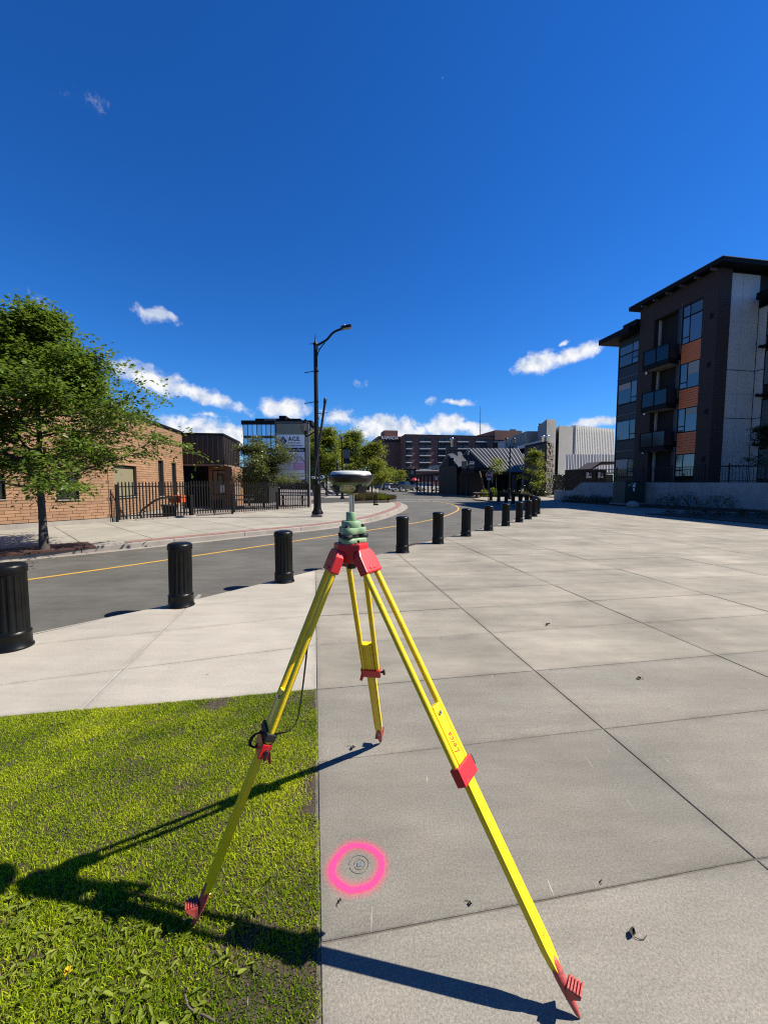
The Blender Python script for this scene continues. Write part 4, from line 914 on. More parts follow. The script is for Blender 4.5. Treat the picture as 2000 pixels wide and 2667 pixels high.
# brown standing-seam volume over the entrance
E0 = C1 + NR * .02; EU = NR; EV = WR; EW = 2.32
ez0, ez1 = zat(1211, 24.6), zat(1133, 24.6)
en = thing('metal_clad_entrance', 'dark brown metal-clad entrance block joined to the brick building', 'building', (E0.x, E0.y, 0))
def ebox(mb, u0, u1, v0, v1, z0, z1):
    c = E0 + EU * ((u0 + u1) / 2) + EV * ((v0 + v1) / 2)
    return mb.obox((c.x, c.y, (z0 + z1) / 2), (EU.x * (u1 - u0) / 2, EU.y * (u1 - u0) / 2, 0), (EV.x * (v1 - v0) / 2, EV.y * (v1 - v0) / 2, 0), (0, 0, (z1 - z0) / 2))
ebox(MB(), 0, EW, 0, 5, ez0 + .05, ez1).build('upper_block', M_BROWNM, en)
ebox(MB(), -.02, EW + .06, -.06, 5, ez1, ez1 + .12).build('coping', M_FASCIA, en)
ebox(MB(), 0, EW + .03, -.05, 5, ez0 - .04, ez0 + .05).build('soffit', mat('tan_soffit', (.30, .22, .17), .7), en)
npan = 8; pw = EW / npan
for k in range(npan):
    ebox(MB(), k * pw + .02, (k + 1) * pw - .02, -.03, 0, ez0 + .08, ez1 - .02).build('cladding_panel', M_BROWNM, en)
    ebox(MB(), k * pw - .014, k * pw + .014, -.075, 0, ez0 + .06, ez1 - .005).build('seam', mat('brown_seam', (.06, .042, .035), .5), en)
for k in range(10):
    ebox(MB(), EW, EW + .04, .06 + k * .48, .08 + k * .48, ez0 + .06, ez1 - .01).build('seam', MATS['brown_seam'], en)
ebox(MB(), -2.5, 1.2, 1.7, 1.8, .02, ez0 + .3).build('door_recess', M_DARK, en)
ebox(MB(), .3, .8, 1.66, 1.695, .05, 2.15).build('door', M_FASCIA, en)
for x0, x1, z0, z1 in ((1.2, 1.42, .02, ez0 - .05), (2.2, 2.5, .02, ez0 - .05), (1.42, 2.2, .02, .8), (1.42, 2.2, ez0 - .28, ez0 - .05)):
    ebox(MB(), x0, x1, .9, 4.9, z0, z1).build('pier', mat('tan_brick_far', (.40, .21, .105), .85, var=.15, vs=9, stretch=(1, 1, 6)), en)
wn_ = ebox(MB(), 1.42, 2.2, 1.0, 1.1, .8, ez0 - .28).build('window', M_FASCIA, en)
ebox(MB(), 1.46, 1.70, .97, 1.0, .85, ez0 - .33).build('pane', M_GLASS, wn_); ebox(MB(), 1.75, 2.16, .97, 1.0, .85, ez0 - .33).build('pane', M_GLASS, wn_)
for k in range(2): ebox(MB(), 1.80 + k * .19, 1.96 + k * .19, .955, .965, .95, 1.45).build('notice', M_WHITE, wn_)
# grey ribbed shed roof and wall further right behind the yard tree
sh = thing('ribbed_shed', 'grey ribbed metal canopy shed behind the yard tree', 'building', at(620, 1320, 31))
s0, s1 = at(583, 1222, 30), at(700, 1222, 30); zt, zb = zat(1220, 30), zat(1250, 30)
MB().box(s0.x, s1.x, 30.05, 33, .02, zt).build('wall', M_DARK, sh)
for k in range(7):
    z = zb + (zt - zb) * k / 7; MB().box(s0.x, s1.x, 29.96 - .0 * k, 30.04, z + .01, z + (zt - zb) / 7 - .02).build('slat', mat('ribbed_grey', (.13, .14, .14), .5), sh)
MB().box(s0.x - .1, s1.x + .1, 29.8, 33.2, zt, zt + .1).build('roof', M_FASCIA, sh)

# ---- palisade fence
FA, FB = Vector((-10.55, 15.92)), Vector((-4.5, 24.0)); fd = (FB - FA).normalized(); FL = (FB - FA).length; fn = Vector((fd.y, -fd.x))
fe = thing('palisade_fence', 'black pointed-picket palisade fence along the far sidewalk', 'fence', (FA.x, FA.y, .02))
pm = MB(); hp = 1.60
for s in (1,):
    prof = [(-.026, 0.06), (.026, .06), (.026, hp - .05), (.0, hp), (-.026, hp - .05)]
    n = len(prof); pm.add([(x, -.006, z) for x, z in prof] + [(x, .006, z) for x, z in prof], [tuple(range(n)), tuple(range(n, 2 * n))[::-1]] + [(i, n + i, n + (i + 1) % n, (i + 1) % n) for i in range(n)])
pk = pm.mesh('picket'); pk.materials.append(M_BLACKM)
yawf = math.atan2(fd.y, fd.x); npk = int(FL / .128)
gate0, gate1 = 2.95, 5.1
for k in range(npk):
    s = .08 + k * .128; p = FA + fd * s
    o = bpy.data.objects.new('picket', pk); COL.objects.link(o); o.parent = fe; o.location = Vector((p.x, p.y, .03)) - fe.location; o.rotation_euler.z = yawf + rr.uniform(-.03, .03)
    if gate0 < s < gate1: o.location.z += .05
for z in (.24, 1.42):
    for s0_, s1_ in ((0, gate0), (gate0 + .12, gate1 - .05), (gate1 + .08, 7.75), (7.85, FL)):
        c = FA + fd * ((s0_ + s1_) / 2) - fn * .03; MB().obox((c.x, c.y, z + (.04 if gate0 <= s0_ < gate1 else 0)), (fd.x * (s1_ - s0_) / 2, fd.y * (s1_ - s0_) / 2, 0), (fn.x * .018, fn.y * .018, 0), (0, 0, .02)).build('rail', M_BLACKM, fe)
for s, hh, ww in ((gate0 + .04, 1.0, .075), (gate1 + .02, 1.0, .075), (7.8, 1.05, .05), (FL, 1.5, .04), (0, 1.5, .04), (4.1, .28, .02)):
    c = FA + fd * s; MB().obox((c.x, c.y, hh / 2 + .02), (fd.x * ww, fd.y * ww, 0), (fn.x * ww, fn.y * ww, 0), (0, 0, hh / 2)).build('post', M_BLACKM, fe, bevel=.006)
c = FA + fd * (FL / 2) + fn * .02; nn_ = 16
for k in range(nn_):
    a, b = FL * k / nn_, FL * (k + 1) / nn_
    if gate0 < (a + b) / 2 < gate1: continue
    c = FA + fd * ((a + b) / 2); MB().obox((c.x, c.y, .05), (fd.x * ((b - a) / 2 - .006), fd.y * ((b - a) / 2 - .006), 0), (fn.x * .09, fn.y * .09, 0), (0, 0, .05)).build('footing_stone', M_KERB, fe, bevel=.02)

# ---- things in the yard
br = thing('bike_rack', 'black tube bicycle rack inside the fence near the brick wall', 'bike rack', at(400, 1340, 17.8))
for k in range(5):
    x0 = at(370, 1300, 17.6 + k * .25); o = Vector((x0.x, x0.y, .02)); u_ = Vector((.75, .66, 0)).normalized()
    MB().tube(catmull3([o, o + Vector((-.12, 0, .12)), o + Vector((-.05, 0, .30)), o + u_ * .35 + Vector((0, 0, .62)), o + u_ * .7 + Vector((0, 0, .82)), o + u_ * 1.25 + Vector((0, 0, .86)), o + u_ * 1.35 + Vector((0, 0, .7)), o + u_ * 1.35 + Vector((0, 0, .02))], 4), .022, 8).build('hoop', M_BLACKM, br)
oc = thing('orange_cart', 'orange-topped tool cart standing in the yard behind the fence', 'cart', at(462, 1330, 19.5))
o = at(462, 1330, 19.5); o.z = .02; M_OR = mat('orange_plastic', (.80, .13, .03), .5)
MB().box(o.x - .32, o.x + .32, o.y - .22, o.y + .22, .62, .86).build('tub', M_OR, oc, bevel=.03); MB().box(o.x - .36, o.x + .36, o.y - .26, o.y + .26, .88, .96).build('lid', M_OR, oc, bevel=.02)
for sx in (-1, 1):
    for sy in (-1, 1): MB().tube([(o.x + sx * .28, o.y + sy * .18, .02), (o.x + sx * .28, o.y + sy * .18, .62)], .022, 8).build('leg', M_DARK, oc)
bt = thing('water_bottle', 'white bottle standing on the orange cart', 'bottle', (o.x + .05, o.y, .961))
MB().lathe([(.03, .962), (.034, .97), (.034, 1.1), (.018, 1.13), (.018, 1.17), (.012, 1.175)], 14, (o.x + .05, o.y, 0)).build('shell', M_WHITE, bt)
def barrow(px, Y, lab):
    o = at(px, 1300, Y); t = thing('planter_tub', lab, 'planter', (o.x, o.y, .02))
    MB().lathe([(.26, .02), (.33, .5), (.36, .52), (.36, .58), (.30, .58), (.30, .50)], 20, (o.x, o.y, 0)).build('tub', M_RUBBER, t); return t
barrow(441, 18.6, 'black tub standing behind the fence beside the bike rack'); barrow(566, 24.2, 'black tub under the entrance window')
def picnic(px, Y, lab, rz):
    o = at(px, 1300, Y); t = thing('picnic_table', lab, 'table', (o.x, o.y, .02)); f_ = frame((o.x, o.y, .02), rz)
    for k in range(4): MB(f_).box(-.9, .9, -.36 + k * .185, -.36 + k * .185 + .165, .70, .74).build('table_board', mat('pale_timber', (.46, .44, .42), .7), t)
    for y in (-.78, .62): MB(f_).box(-.9, .9, y, y + .16, .42, .46).build('bench_board', MATS['pale_timber'], t)
    for x in (-.65, .65):
        MB(f_).obox((x, 0, .37), (.03, 0, 0), (0, .04, 0), (0, .22, .35)).obox((x, 0, .37), (.03, 0, 0), (0, .04, 0), (0, -.22, .35)).build('leg', M_DARK, t)
        MB(f_).box(x - .028, x + .028, -.72, .72, .35, .41).build('beam', M_DARK, t)
picnic(622, 26.5, 'pale picnic table left of the tree behind the fence', .2); picnic(762, 27.5, 'pale picnic table behind the fence under the tall sign', .35)

# ================================================================== A.C.E. SIGN
SY = 27.0
sg = thing('pylon_sign', 'tall two-post pylon sign reading A.C.E. beside the lamp post', 'sign', at(760, 1330, SY))
def sq(x0, x1, y0, y1, dy=0): a, b = at(x0, y0, SY), at(x1, y1, SY); return a.x, b.x, b.z, a.z
def spanel(name, x0, x1, y0, y1, m, f0, f1, parent=None):
    a = sq(x0, x1, y0, y1); return MB().box(a[0], a[1], SY + f0, SY + f1, a[2], a[3]).build(name, m, parent or sg)
M_SIGNF = mat('sign_frame', (.16, .17, .175), .5)
for x in (722.5, 802): 
    a = at(x, 1100, SY); MB().box(a.x - .07, a.x + .07, SY + .02, SY + .16, .02, a.z + .02).build('post', mat('sign_post', (.42, .43, .44), .4, .3) if x > 750 else M_FASCIA, sg, bevel=.01)
spanel('cabinet', 716, 799, 1100, 1256, M_SIGNF, 0, .22)
for x0, x1, y0, y1 in ((716, 799, 1098, 1103), (716, 720, 1103, 1250), (794.5, 799, 1103, 1250), (716, 799, 1249, 1254)): spanel('trim', x0, x1, y0, y1, M_SIGNF, -.05, -.001)
spanel('top_panel', 720, 794.5, 1104, 1131.5, mat('olive_panel', (.42, .41, .30), .6), -.03, -.001)
logo = spanel('logo_panel', 720, 794.5, 1132, 1166, mat('sign_white', (.80, .80, .84), .5), -.03, -.001)
band = spanel('slogan_band', 720, 794.5, 1166.5, 1176.5, mat('sign_navy', (.012, .012, .06), .5), -.032, -.001)
spanel('lower_panel', 720, 794.5, 1177, 1224, mat('sign_lilac', (.66, .62, .76), .5), -.03, -.001)
spanel('pink_panel', 765, 794.5, 1205, 1224, mat('sign_pink', (.66, .36, .58), .5), -.034, -.0305)
spanel('bottom_panel', 720, 794.5, 1224.5, 1249, MATS['sign_white'], -.03, -.001)
M_NAVYT = mat('navy_print', (.015, .015, .05), .6)
RX = Matrix.Rotation(R(90), 4, 'X')
def fit(o, w, h, c):
    """scale a text mesh lying in the xz plane to a width and height about its centre c"""
    n = len(o.data.vertices); co = np.empty(n * 3, np.float32); o.data.vertices.foreach_get('co', co); co = co.reshape(-1, 3)
    c = np.array(c - wloc(o.parent)); a, b = co.min(0), co.max(0)
    co[:, 0] = c[0] + (co[:, 0] - (a[0] + b[0]) / 2) * w / (b[0] - a[0]); co[:, 2] = c[2] + (co[:, 2] - (a[2] + b[2]) / 2) * h / (b[2] - a[2])
    o.data.vertices.foreach_set('co', co.ravel()); o.data.update()
def stext(body, px, py, wpx, hpx, m, shear=0, bold=0):
    p = at(px, py, SY - .0335); fit(text('lettering', body, .3, Matrix.Translation(p) @ RX, m, sg, .001, shear, 'CENTER', bold), wpx * SY / FPX, hpx * SY / FPX, p)
stext('A.C.E.', 766, 1142.5, 30, 11, M_NAVYT, bold=.012); stext('Activity Centre', 766.5, 1153.8, 32.5, 4.4, M_NAVYT, bold=.008); stext('for Empowerment', 769.5, 1160.8, 38.5, 4.6, M_NAVYT, bold=.008)
stext('A.C.E. is the Place', 759.5, 1171.5, 61, 6, M_WHITE, .25); 
for x0, n_, yy, hh in ((766, 13, 1234, 1.6), (775, 8, 1240.5, 3.2)):
    for k in range(n_):
        q = at(x0 + k * 2.1, yy, SY - .034); MB().box(q.x, q.x + rr.uniform(.03, .045), SY - .034, SY - .0305, q.z - hh * .013 * rr.uniform(.7, 1), q.z + hh * .013 * rr.uniform(.7, 1.3)).build('print_mark', M_NAVYT, sg)

p = at(737.5, 1149, SY - .032); w_, h_ = .26, .34
MB().extr([p + Vector((0, 0, h_)), p + Vector((w_, 0, 0)), p + Vector((0, 0, -h_)), p + Vector((-w_, 0, 0))], (0, -.006, 0)).build('diamond', M_NAVYT, sg)
for k in range(3):
    q = R(90 + 120 * k); c = p + Vector((math.cos(q) * .085, -.0085, math.sin(q) * .10 - .01)); mm = MB()
    mm.tube([c + Vector((math.cos(R(20 * j)) * .07, 0, math.sin(R(20 * j)) * .08)) for j in range(19)], .012, 5).build('emblem_ring', MATS['sign_white'], sg)
arc = at(779, 1200, SY - .034)
for k in range(3): MB().tube([arc + Vector((-.35 + .04 * j + .05 * k, 0, .30 * math.sin(math.pi * j / 17) * (1 - .25 * k) - .06 * k)) for j in range(18)], .012, 5).build('swoosh', mat('plum_print', (.22, .10, .24), .6), sg)

# ================================================================== STREET LAMPS
def lantern(mb_parent, c, s=1.0):
    """hanging glass lantern: domed cap, tapering glass, bottom finial; c = centre of the cap rim"""
    c = Vector(c); MB().lathe([(.02, .22), (.03, .17), (.10, .13), (.155, .05), (.165, .02), (.165, 0), (.14, -.01)], 20, c).build('lantern_cap', M_BLACKM, mb_parent)
    MB().lathe([(.14, -.012), (.13, -.08), (.085, -.28), (.06, -.33)], 16, c).build('lantern_glass', mat('lamp_glass', (.45, .43, .40), .15, spec=.8), mb_parent)
    for k in range(6):
        q = R(60 * k); MB().tube([c + Vector((.148 * math.cos(q), .148 * math.sin(q), 0)), c + Vector((.138 * math.cos(q), .138 * math.sin(q), -.08)), c + Vector((.066 * math.cos(q), .066 * math.sin(q), -.34))], .008, 6).build('lantern_rib', M_BLACKM, mb_parent)
    MB().lathe([(.066, -.34), (.07, -.36), (.05, -.40), (.04, -.48)], 14, c).build('lantern_holder', M_BLACKM, mb_parent)
lx, ly = -3.02, 18.28
lp = thing('street_lamp', 'tall black street lamp with curved arm and side lantern behind the receiver', 'street lamp', (lx, ly, .03))
MB().prism([(lx + .36 * math.cos(R(45 + 90 * k)), ly + .36 * math.sin(R(45 + 90 * k))) for k in range(4)], .02, .16).build('footing', M_KERB, lp, bevel=.04)
MB().lathe([(.26, .16), (.26, .24), (.19, .34), (.185, .40), (.17, .44), (.165, 1.45), (.18, 1.47), (.18, 1.53), (.12, 1.62), (.115, 1.64)], 20, (lx, ly, 0), mod=lambda q, z: 1 + (.03 * math.cos(8 * q) if .45 < z < 1.44 else 0)).build('base', M_BLACK, lp)
MB().lathe([(.112, 1.62), (.095, 5.0), (.085, 7.6), (.085, 7.72)], 20, (lx, ly, 0)).build('pole', M_BLACKM, lp)
MB().lathe([(.10, 7.62), (.11, 7.66), (.10, 7.72), (.05, 7.76), (.03, 7.86), (.01, 8.12)], 14, (lx, ly, 0)).tube([(lx - .26, ly, 7.68), (lx, ly, 7.70)], [.008, .03], 8).build('finial', M_BLACKM, lp)
def pxl(x, y): return at(x, y, ly)
armp = [pxl(823, 901), pxl(838, 893), pxl(852, 884), pxl(866, 868), pxl(880, 860), pxl(890, 857)]
MB().tube(catmull3(armp, 5), [.05] * 26, 10).build('arm', M_BLACKM, lp)
MB().tube(catmull3([pxl(825, 935), pxl(829, 918), pxl(836, 905), pxl(846, 893)], 5), .022, 8).tube(catmull3([pxl(829, 903), pxl(828, 908), pxl(831, 911), pxl(833, 907)], 4), .012, 6).build('scroll_bracket', M_BLACKM, lp)
h0, h1 = pxl(888, 857), pxl(915, 852)
MB().obox((h0 + h1) / 2 + Vector((0, 0, .05)), (h1 - h0) / 2, (0, .13, 0), (0, 0, .055)).build('lamp_head', M_BLACKM, lp, bevel=.04)
MB().obox((h0 + h1) / 2 + Vector((.05, 0, -.02)), (h1 - h0) * .36, (0, .10, 0), (0, 0, .012)).build('lamp_lens', mat('lens_grey', (.5, .5, .48), .3), lp)
pc = pxl(898, 849); MB().lathe([(.035, -.03), (.035, .05), (.01, .06)], 10, pc).build('photocell', M_WHITE, lp)
for y_, s_ in ((966, 1), (1046, 1)):
    a = pxl(824, y_); b = pxl(793, y_ + 5); MB().tube([a, b], .018, 8).lathe([(.11, -.03), (.11, .03)], 14, a).build('banner_arm', M_BLACKM, lp)
a, b = pxl(826, 1077), pxl(853, 1075); MB().tube([a, b], .018, 8).tube(catmull3([pxl(829, 1094), pxl(833, 1084), pxl(840, 1078)], 4), .012, 6).build('banner_arm', M_BLACKM, lp)
la = [pxl(826, 1120), pxl(816, 1127), pxl(805, 1134), pxl(796, 1137)]
MB().tube(catmull3(la, 4), .035, 10).build('lantern_arm', M_BLACKM, lp)
cc_ = pxl(796, 1103); lantern(lp, cc_)
MB().tube(catmull3([pxl(783, 1110), pxl(786, 1120), pxl(793, 1130), pxl(796, 1137)], 4), .014, 6).tube(catmull3([pxl(809, 1110), pxl(806, 1120), pxl(799, 1130), pxl(796, 1137)], 4), .014, 6).build('lantern_cradle', M_BLACKM, lp)

def ped_lamp(px, pyb, ztop, lab, twin=False, banner=0, Y=None):
    b = gp(px, pyb, .03) if Y is None else at(px, pyb, Y); x, y = b.x, b.y
    t = thing('lantern_post', lab, 'street lamp', (x, y, .03), 'black lantern posts along the street')
    MB().lathe([(.22, .0), (.22, .1), (.15, .2), (.13, .9), (.14, .95), (.08, 1.05)], 14, (x, y, .02)).build('base', M_BLACK, t)
    MB().lathe([(.075, 1.0), (.06, ztop - .75)], 12, (x, y, 0)).build('pole', M_BLACKM, t)
    if twin:
        for s in (-1, 1):
            MB().tube(catmull3([(x, y, ztop - 1.0), (x + s * .2, y, ztop - .95), (x + s * .34, y, ztop - .75), (x + s * .34, y, ztop - .62)], 4), .03, 8).build('lantern_arm', M_BLACKM, t)
            lantern(t, (x + s * .34, y, ztop - .22))
    else: lantern(t, (x, y, ztop - .22))
    if banner:
        for s in ((-1, 1) if banner == 2 else (1,)):
            z1 = ztop - 1.25; bw = .62
            MB().tube([(x, y, z1), (x + s * (bw + .15), y, z1)], .015, 6).build('banner_arm', M_BLACKM, t)
            MB().box(min(x + s * .12, x + s * (.12 + bw)), max(x + s * .12, x + s * (.12 + bw)), y - .008, y + .008, z1 - .82, z1 - .02).build('banner', mat('banner_grey', (.28, .29, .31), .8, col2=(.18, .2, .22), vs=9), t)
            MB().box(min(x + s * .12, x + s * (.12 + bw)), max(x + s * .12, x + s * (.12 + bw)), y - .0085, y + .0085, z1 - 1.35, z1 - .825).build('banner', mat('banner_black', (.02, .02, .03), .8), t)
    return t
ped_lamp(892, 1299, 5.95, 'lantern post with grey banner behind the white receiver dome', banner=1)
ped_lamp(1217, 1291, 5.3, 'lantern post with grey banner in front of the dark pavilion', banner=2)
ped_lamp(1325, 1300, 5.75, 'twin-lantern post in front of the ribbed metal roof', twin=True)
ped_lamp(1000, 1275, 5.0, 'distant lantern post left of the parked cars', Y=78, banner=1)
ped_lamp(1030.5, 1275, 4.6, 'distant lantern post above the black pickup', Y=80)
ped_lamp(1068, 1275, 5.3, 'distant lantern post next to the red parasol', Y=84, banner=1)
ped_lamp(879, 1299, 4.3, 'short dark post left of the bannered lantern post', Y=46)

# ================================================================== RIGHT SIDE: APARTMENT BLOCK
SCL = 1.07
AP = Vector((19.2, 24.0)) * SCL
AV = Vector((-math.sin(G), math.cos(G))); AU = Vector((math.cos(G), math.sin(G)))
def AZ(z): return 1.6 + (z - 1.6) * SCL * .965
ap = thing('apartment_block', 'dark brick apartment block with cedar panels and glass balconies, in shade', 'building', (AP.x, AP.y, 1.5))
def abox(mb, u0, u1, v0, v1, z0, z1, raw=False):
    """u: into the building (from the street face), v: along the face away from the viewer"""
    k = 1 if raw else SCL; u0, u1, v0, v1 = u0 * k, u1 * k, v0 * k, v1 * k
    if not raw: z0, z1 = AZ(z0), AZ(z1)
    c = AP + AU * ((u0 + u1) / 2) + AV * ((v0 + v1) / 2)
    return mb.obox((c.x, c.y, (z0 + z1) / 2), (AU.x * (u1 - u0) / 2, AU.y * (u1 - u0) / 2, 0), (AV.x * (v1 - v0) / 2, AV.y * (v1 - v0) / 2, 0), (0, 0, (z1 - z0) / 2))
ZB = .6; RT = 14.3
rows = [(1.95, 3.46), (4.84, 6.43), (7.65, 9.33), (10.55, 13.0)]
m = MB()
for v0, v1 in ((0, .94), (4.46, 5.72)): abox(m, 0, .35, v0, v1, ZB, RT)
abox(m, 0, .35, .94, 4.46, 13.0, RT); abox(m, .0, .9, -.0, .0, ZB, RT) if False else None
abox(m, .35, .85, 0, .3, ZB, RT)
m.build('brick_wall', M_DMORT, ap)
# brick courses (joined; too fine to pick apart one by one)
bk = MB(); z = ZB; row = 0
while z < RT - .1:
    for v0, v1, zlo, zhi in ((0, .94, ZB, 13.05), (4.46, 5.72, ZB, 13.05), (0, 5.72, 13.05, RT)):
        if not (zlo <= z < zhi): continue
        s = v0 - (row % 2) * .13
        while s < v1:
            a, b = max(v0, s) + .004, min(v1, s + .26) - .008
            if b - a > .03: abox(bk, -.012 + rr.uniform(0, .006), .001, a, b, z, z + .076)
            s += .26
    a = -(row % 2) * .13
    while a < .84:
        p, q = max(.01, a), min(.85, a + .25)
        if q - p > .04: abox(bk, p, q - .008, -.012 + rr.uniform(0, .006), .001, z, z + .076)
        a += .26
    z += .088; row += 1
stuff(bk.build('bricks', M_DBRICK, ap, fix=False))
abox(MB(), .5, 12, .3, 8.0, ZB, 13.0).build('core', M_DARK, ap)
abox(MB(), .36, 12, .3, 5.72, 13.0, RT).build('attic', M_DARK, ap)
# window column with cedar panels
for k, (z0, z1) in enumerate(rows):
    w = abox(MB(), .05, .12, .94, 2.28, z0, z1).build('window', M_FASCIA, ap)
    abox(MB(), .02, .045, .98, 1.72, z0 + .06, z1 - (.06 if k < 3 else .8)).build('pane', M_GLASSB, w)
    abox(MB(), .02, .045, 1.80, 2.22, z0 + .45, z1 - (.06 if k < 3 else .8)).build('pane', M_GLASSB, w)
    abox(MB(), .02, .045, 1.80, 2.22, z0 + .06, z0 + .38).build('pane', M_GLASSB, w)
    if k == 3:
        abox(MB(), .02, .045, .98, 1.72, z1 - .7, z1 - .08).build('pane', M_GLASSB, w); abox(MB(), .02, .045, 1.80, 2.22, z1 - .7, z1 - .08).build('pane', M_GLASSB, w)
    if k in (1, 2): abox(MB(), .012, .0195, 1.0, 1.70, z1 - (.45 if k == 1 else .8), z1 - .07).build('blind', mat('window_blind', (.62, .60, .55), .8), w)
    zt = rows[k + 1][0] if k < 3 else None
    if zt:
        nb = 8
        for b_ in range(nb):
            a0 = z1 + (zt - z1) * b_ / nb; a1 = z1 + (zt - z1) * (b_ + 1) / nb
            abox(MB(), .02, .10, .95, 2.27, a0 + .006, a1 - .012).build('cedar_board', M_WOOD, ap)
    abox(MB(), .03, .34, 2.30, 2.62, z0 - .5, z1 + .3).build('trim_panel', M_NAVY, ap)
    abox(MB(), -.02, .03, 2.33, 2.36, z0 - .5, z1 + .3).build('trim_rail', M_GREYMET, ap)
    # balcony recess
    zf = z0 - .95
    abox(MB(), .36, 1.6, 4.36, 4.46, zf, z1 + .4).build('recess_cheek', M_PANEL, ap)
    abox(MB(), 1.5, 1.6, 2.64, 4.36, zf, z1 + .4).build('recess_wall', M_PANEL, ap)
    dd = abox(MB(), 1.42, 1.5, 3.0, 3.9, zf + .1, zf + 2.2).build('balcony_door', M_FASCIA, ap)
    abox(MB(), 1.40, 1.42, 3.12, 3.78, zf + .3, zf + 2.05).build('pane', M_GLASS, dd)
    if k:
        abox(MB(), -.62, 1.5, 2.55, 4.5, zf - .12, zf + .1).build('balcony_slab', mat('pale_soffit', (.42, .42, .41), .7), ap)
        abox(MB(), -.66, -.60, 2.5, 4.55, zf - .14, zf + .16).build('balcony_edge', M_FASCIA, ap); abox(MB(), -.6, .0, 4.5, 4.56, zf - .14, zf + .16).build('balcony_edge', M_FASCIA, ap); abox(MB(), -.6, .0, 2.49, 2.55, zf - .14, zf + .16).build('balcony_edge', M_FASCIA, ap)
        rl = abox(MB(), -.66, -.60, 2.5, 4.55, zf + 1.16, zf + 1.22).build('balcony_rail', M_FASCIA, ap)
        abox(MB(), -.64, -.62, 2.56, 3.48, zf + .2, zf + 1.14).build('glass_panel', M_RAILG, rl); abox(MB(), -.64, -.62, 3.56, 4.5, zf + .2, zf + 1.14).build('glass_panel', M_RAILG, rl)
        abox(MB(), -.6, .0, 4.53, 4.55, zf + .2, zf + 1.14).build('glass_panel', M_RAILG, rl); abox(MB(), -.6, .0, 2.5, 2.52, zf + .2, zf + 1.14).build('glass_panel', M_NAVY, rl)
        for vv in (2.52, 3.52, 4.53): abox(MB(), -.67, -.6, vv - .025, vv + .025, zf + .1, zf + 1.2).build('rail_post', M_FASCIA, rl)
        abox(MB(), -.06, -.001, 4.85, 4.98, zf - .2, zf + .0).build('vent', M_WHITE, ap)
    abox(MB(), -.03, -.013, .25, .45, z0 + .95, z0 + 1.25).build('vent', M_FASCIA, ap)
# left wing with large windows
abox(MB(), .25, .5, 5.72, 8.0, ZB, 12.75).build('wing_wall', M_NAVY, ap)
for k, (z0, z1) in enumerate(rows):
    z0, z1 = z0 + .05, min(z1, 12.2)
    w = abox(MB(), .18, .25, 5.86, 7.78, z0, z1).build('window', M_FASCIA, ap); top = z1 - (.75 if k == 3 else .06)
    abox(MB(), .15, .18, 6.5, 7.7, z0 + .06, top).build('pane', M_GLASSB, w); abox(MB(), .15, .18, 5.94, 6.42, z0 + .45, top).build('pane', M_GLASSB, w); abox(MB(), .15, .18, 5.94, 6.42, z0 + .06, z0 + .38).build('pane', M_GLASSB, w)
    if k == 3: abox(MB(), .15, .18, 6.5, 7.7, z1 - .65, z1 - .06).build('pane', M_GLASSB, w); abox(MB(), .15, .18, 5.94, 6.42, z1 - .65, z1 - .06).build('pane', M_GLASSB, w)
    if k in (0, 2): abox(MB(), .142, .149, 6.52, 7.68, z1 - (.5 if k else .9), z1 - .07).build('blind', mat('window_blind', (.62, .60, .55), .8), w)
    abox(MB(), .20, .25, 5.74, 8.0, z0 - .85, z0 - .80).build('trim_rail', M_GREYMET, ap)
for vv in (5.8, 7.92): abox(MB(), .2, .25, vv - .015, vv + .015, ZB, 12.3).build('trim_rail', M_GREYMET, ap)
rf = abox(MB(), -.55, 12, -.6, 6.2, RT, RT + .24).build('roof', M_FASCIA, ap)
abox(MB(), -.57, 12, -.63, 6.2, RT + .245, RT + .28).build('flashing', M_GREYMET, rf)
for k in range(6): abox(MB(), -.5, 0, .1 + k * 1.0, .14 + k * 1.0, RT - .16, RT - .001).build('bracket', M_GREYMET, rf)
rf2 = abox(MB(), -.75, 12, 5.9, 9.0, 12.75, 13.15).build('roof', M_FASCIA, ap); abox(MB(), -.3, 12, 5.73, 7.0, 13.16, 13.6).build('upper_roof', M_FASCIA, rf2)
# pale grey return wall and the second wing
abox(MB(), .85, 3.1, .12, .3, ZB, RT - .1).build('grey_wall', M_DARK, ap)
lv = [ZB, 2.6, 5.55, 8.45, RT - .15]
for a, b in zip(lv[:-1], lv[1:]):
    for u0, u1 in ((.87, 1.72), (1.73, 2.9)):
        nzz = 2
        for q in range(nzz): abox(MB(), u0 + .004, u1 - .004, .08, .12, a + (b - a) * q / nzz + .006, a + (b - a) * (q + 1) / nzz - (.04 if q == 1 else .004)).build('facade_panel', M_PANEL, ap)
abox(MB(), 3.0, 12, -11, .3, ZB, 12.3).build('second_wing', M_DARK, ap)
for a, b in zip(lv[:-1], lv[1:]):
    b = min(b, 12.2)
    for v0, v1 in ((-.38, .08), (-2.6, -1.47), (-4.6, -2.62), (-6.6, -5.3), (-8.6, -6.62), (-10.9, -9.3)):
        abox(MB(), 2.94, 3.0, v0 + .004, v1 - .004, a + .008, b - .04).build('facade_panel', M_PANEL, ap)
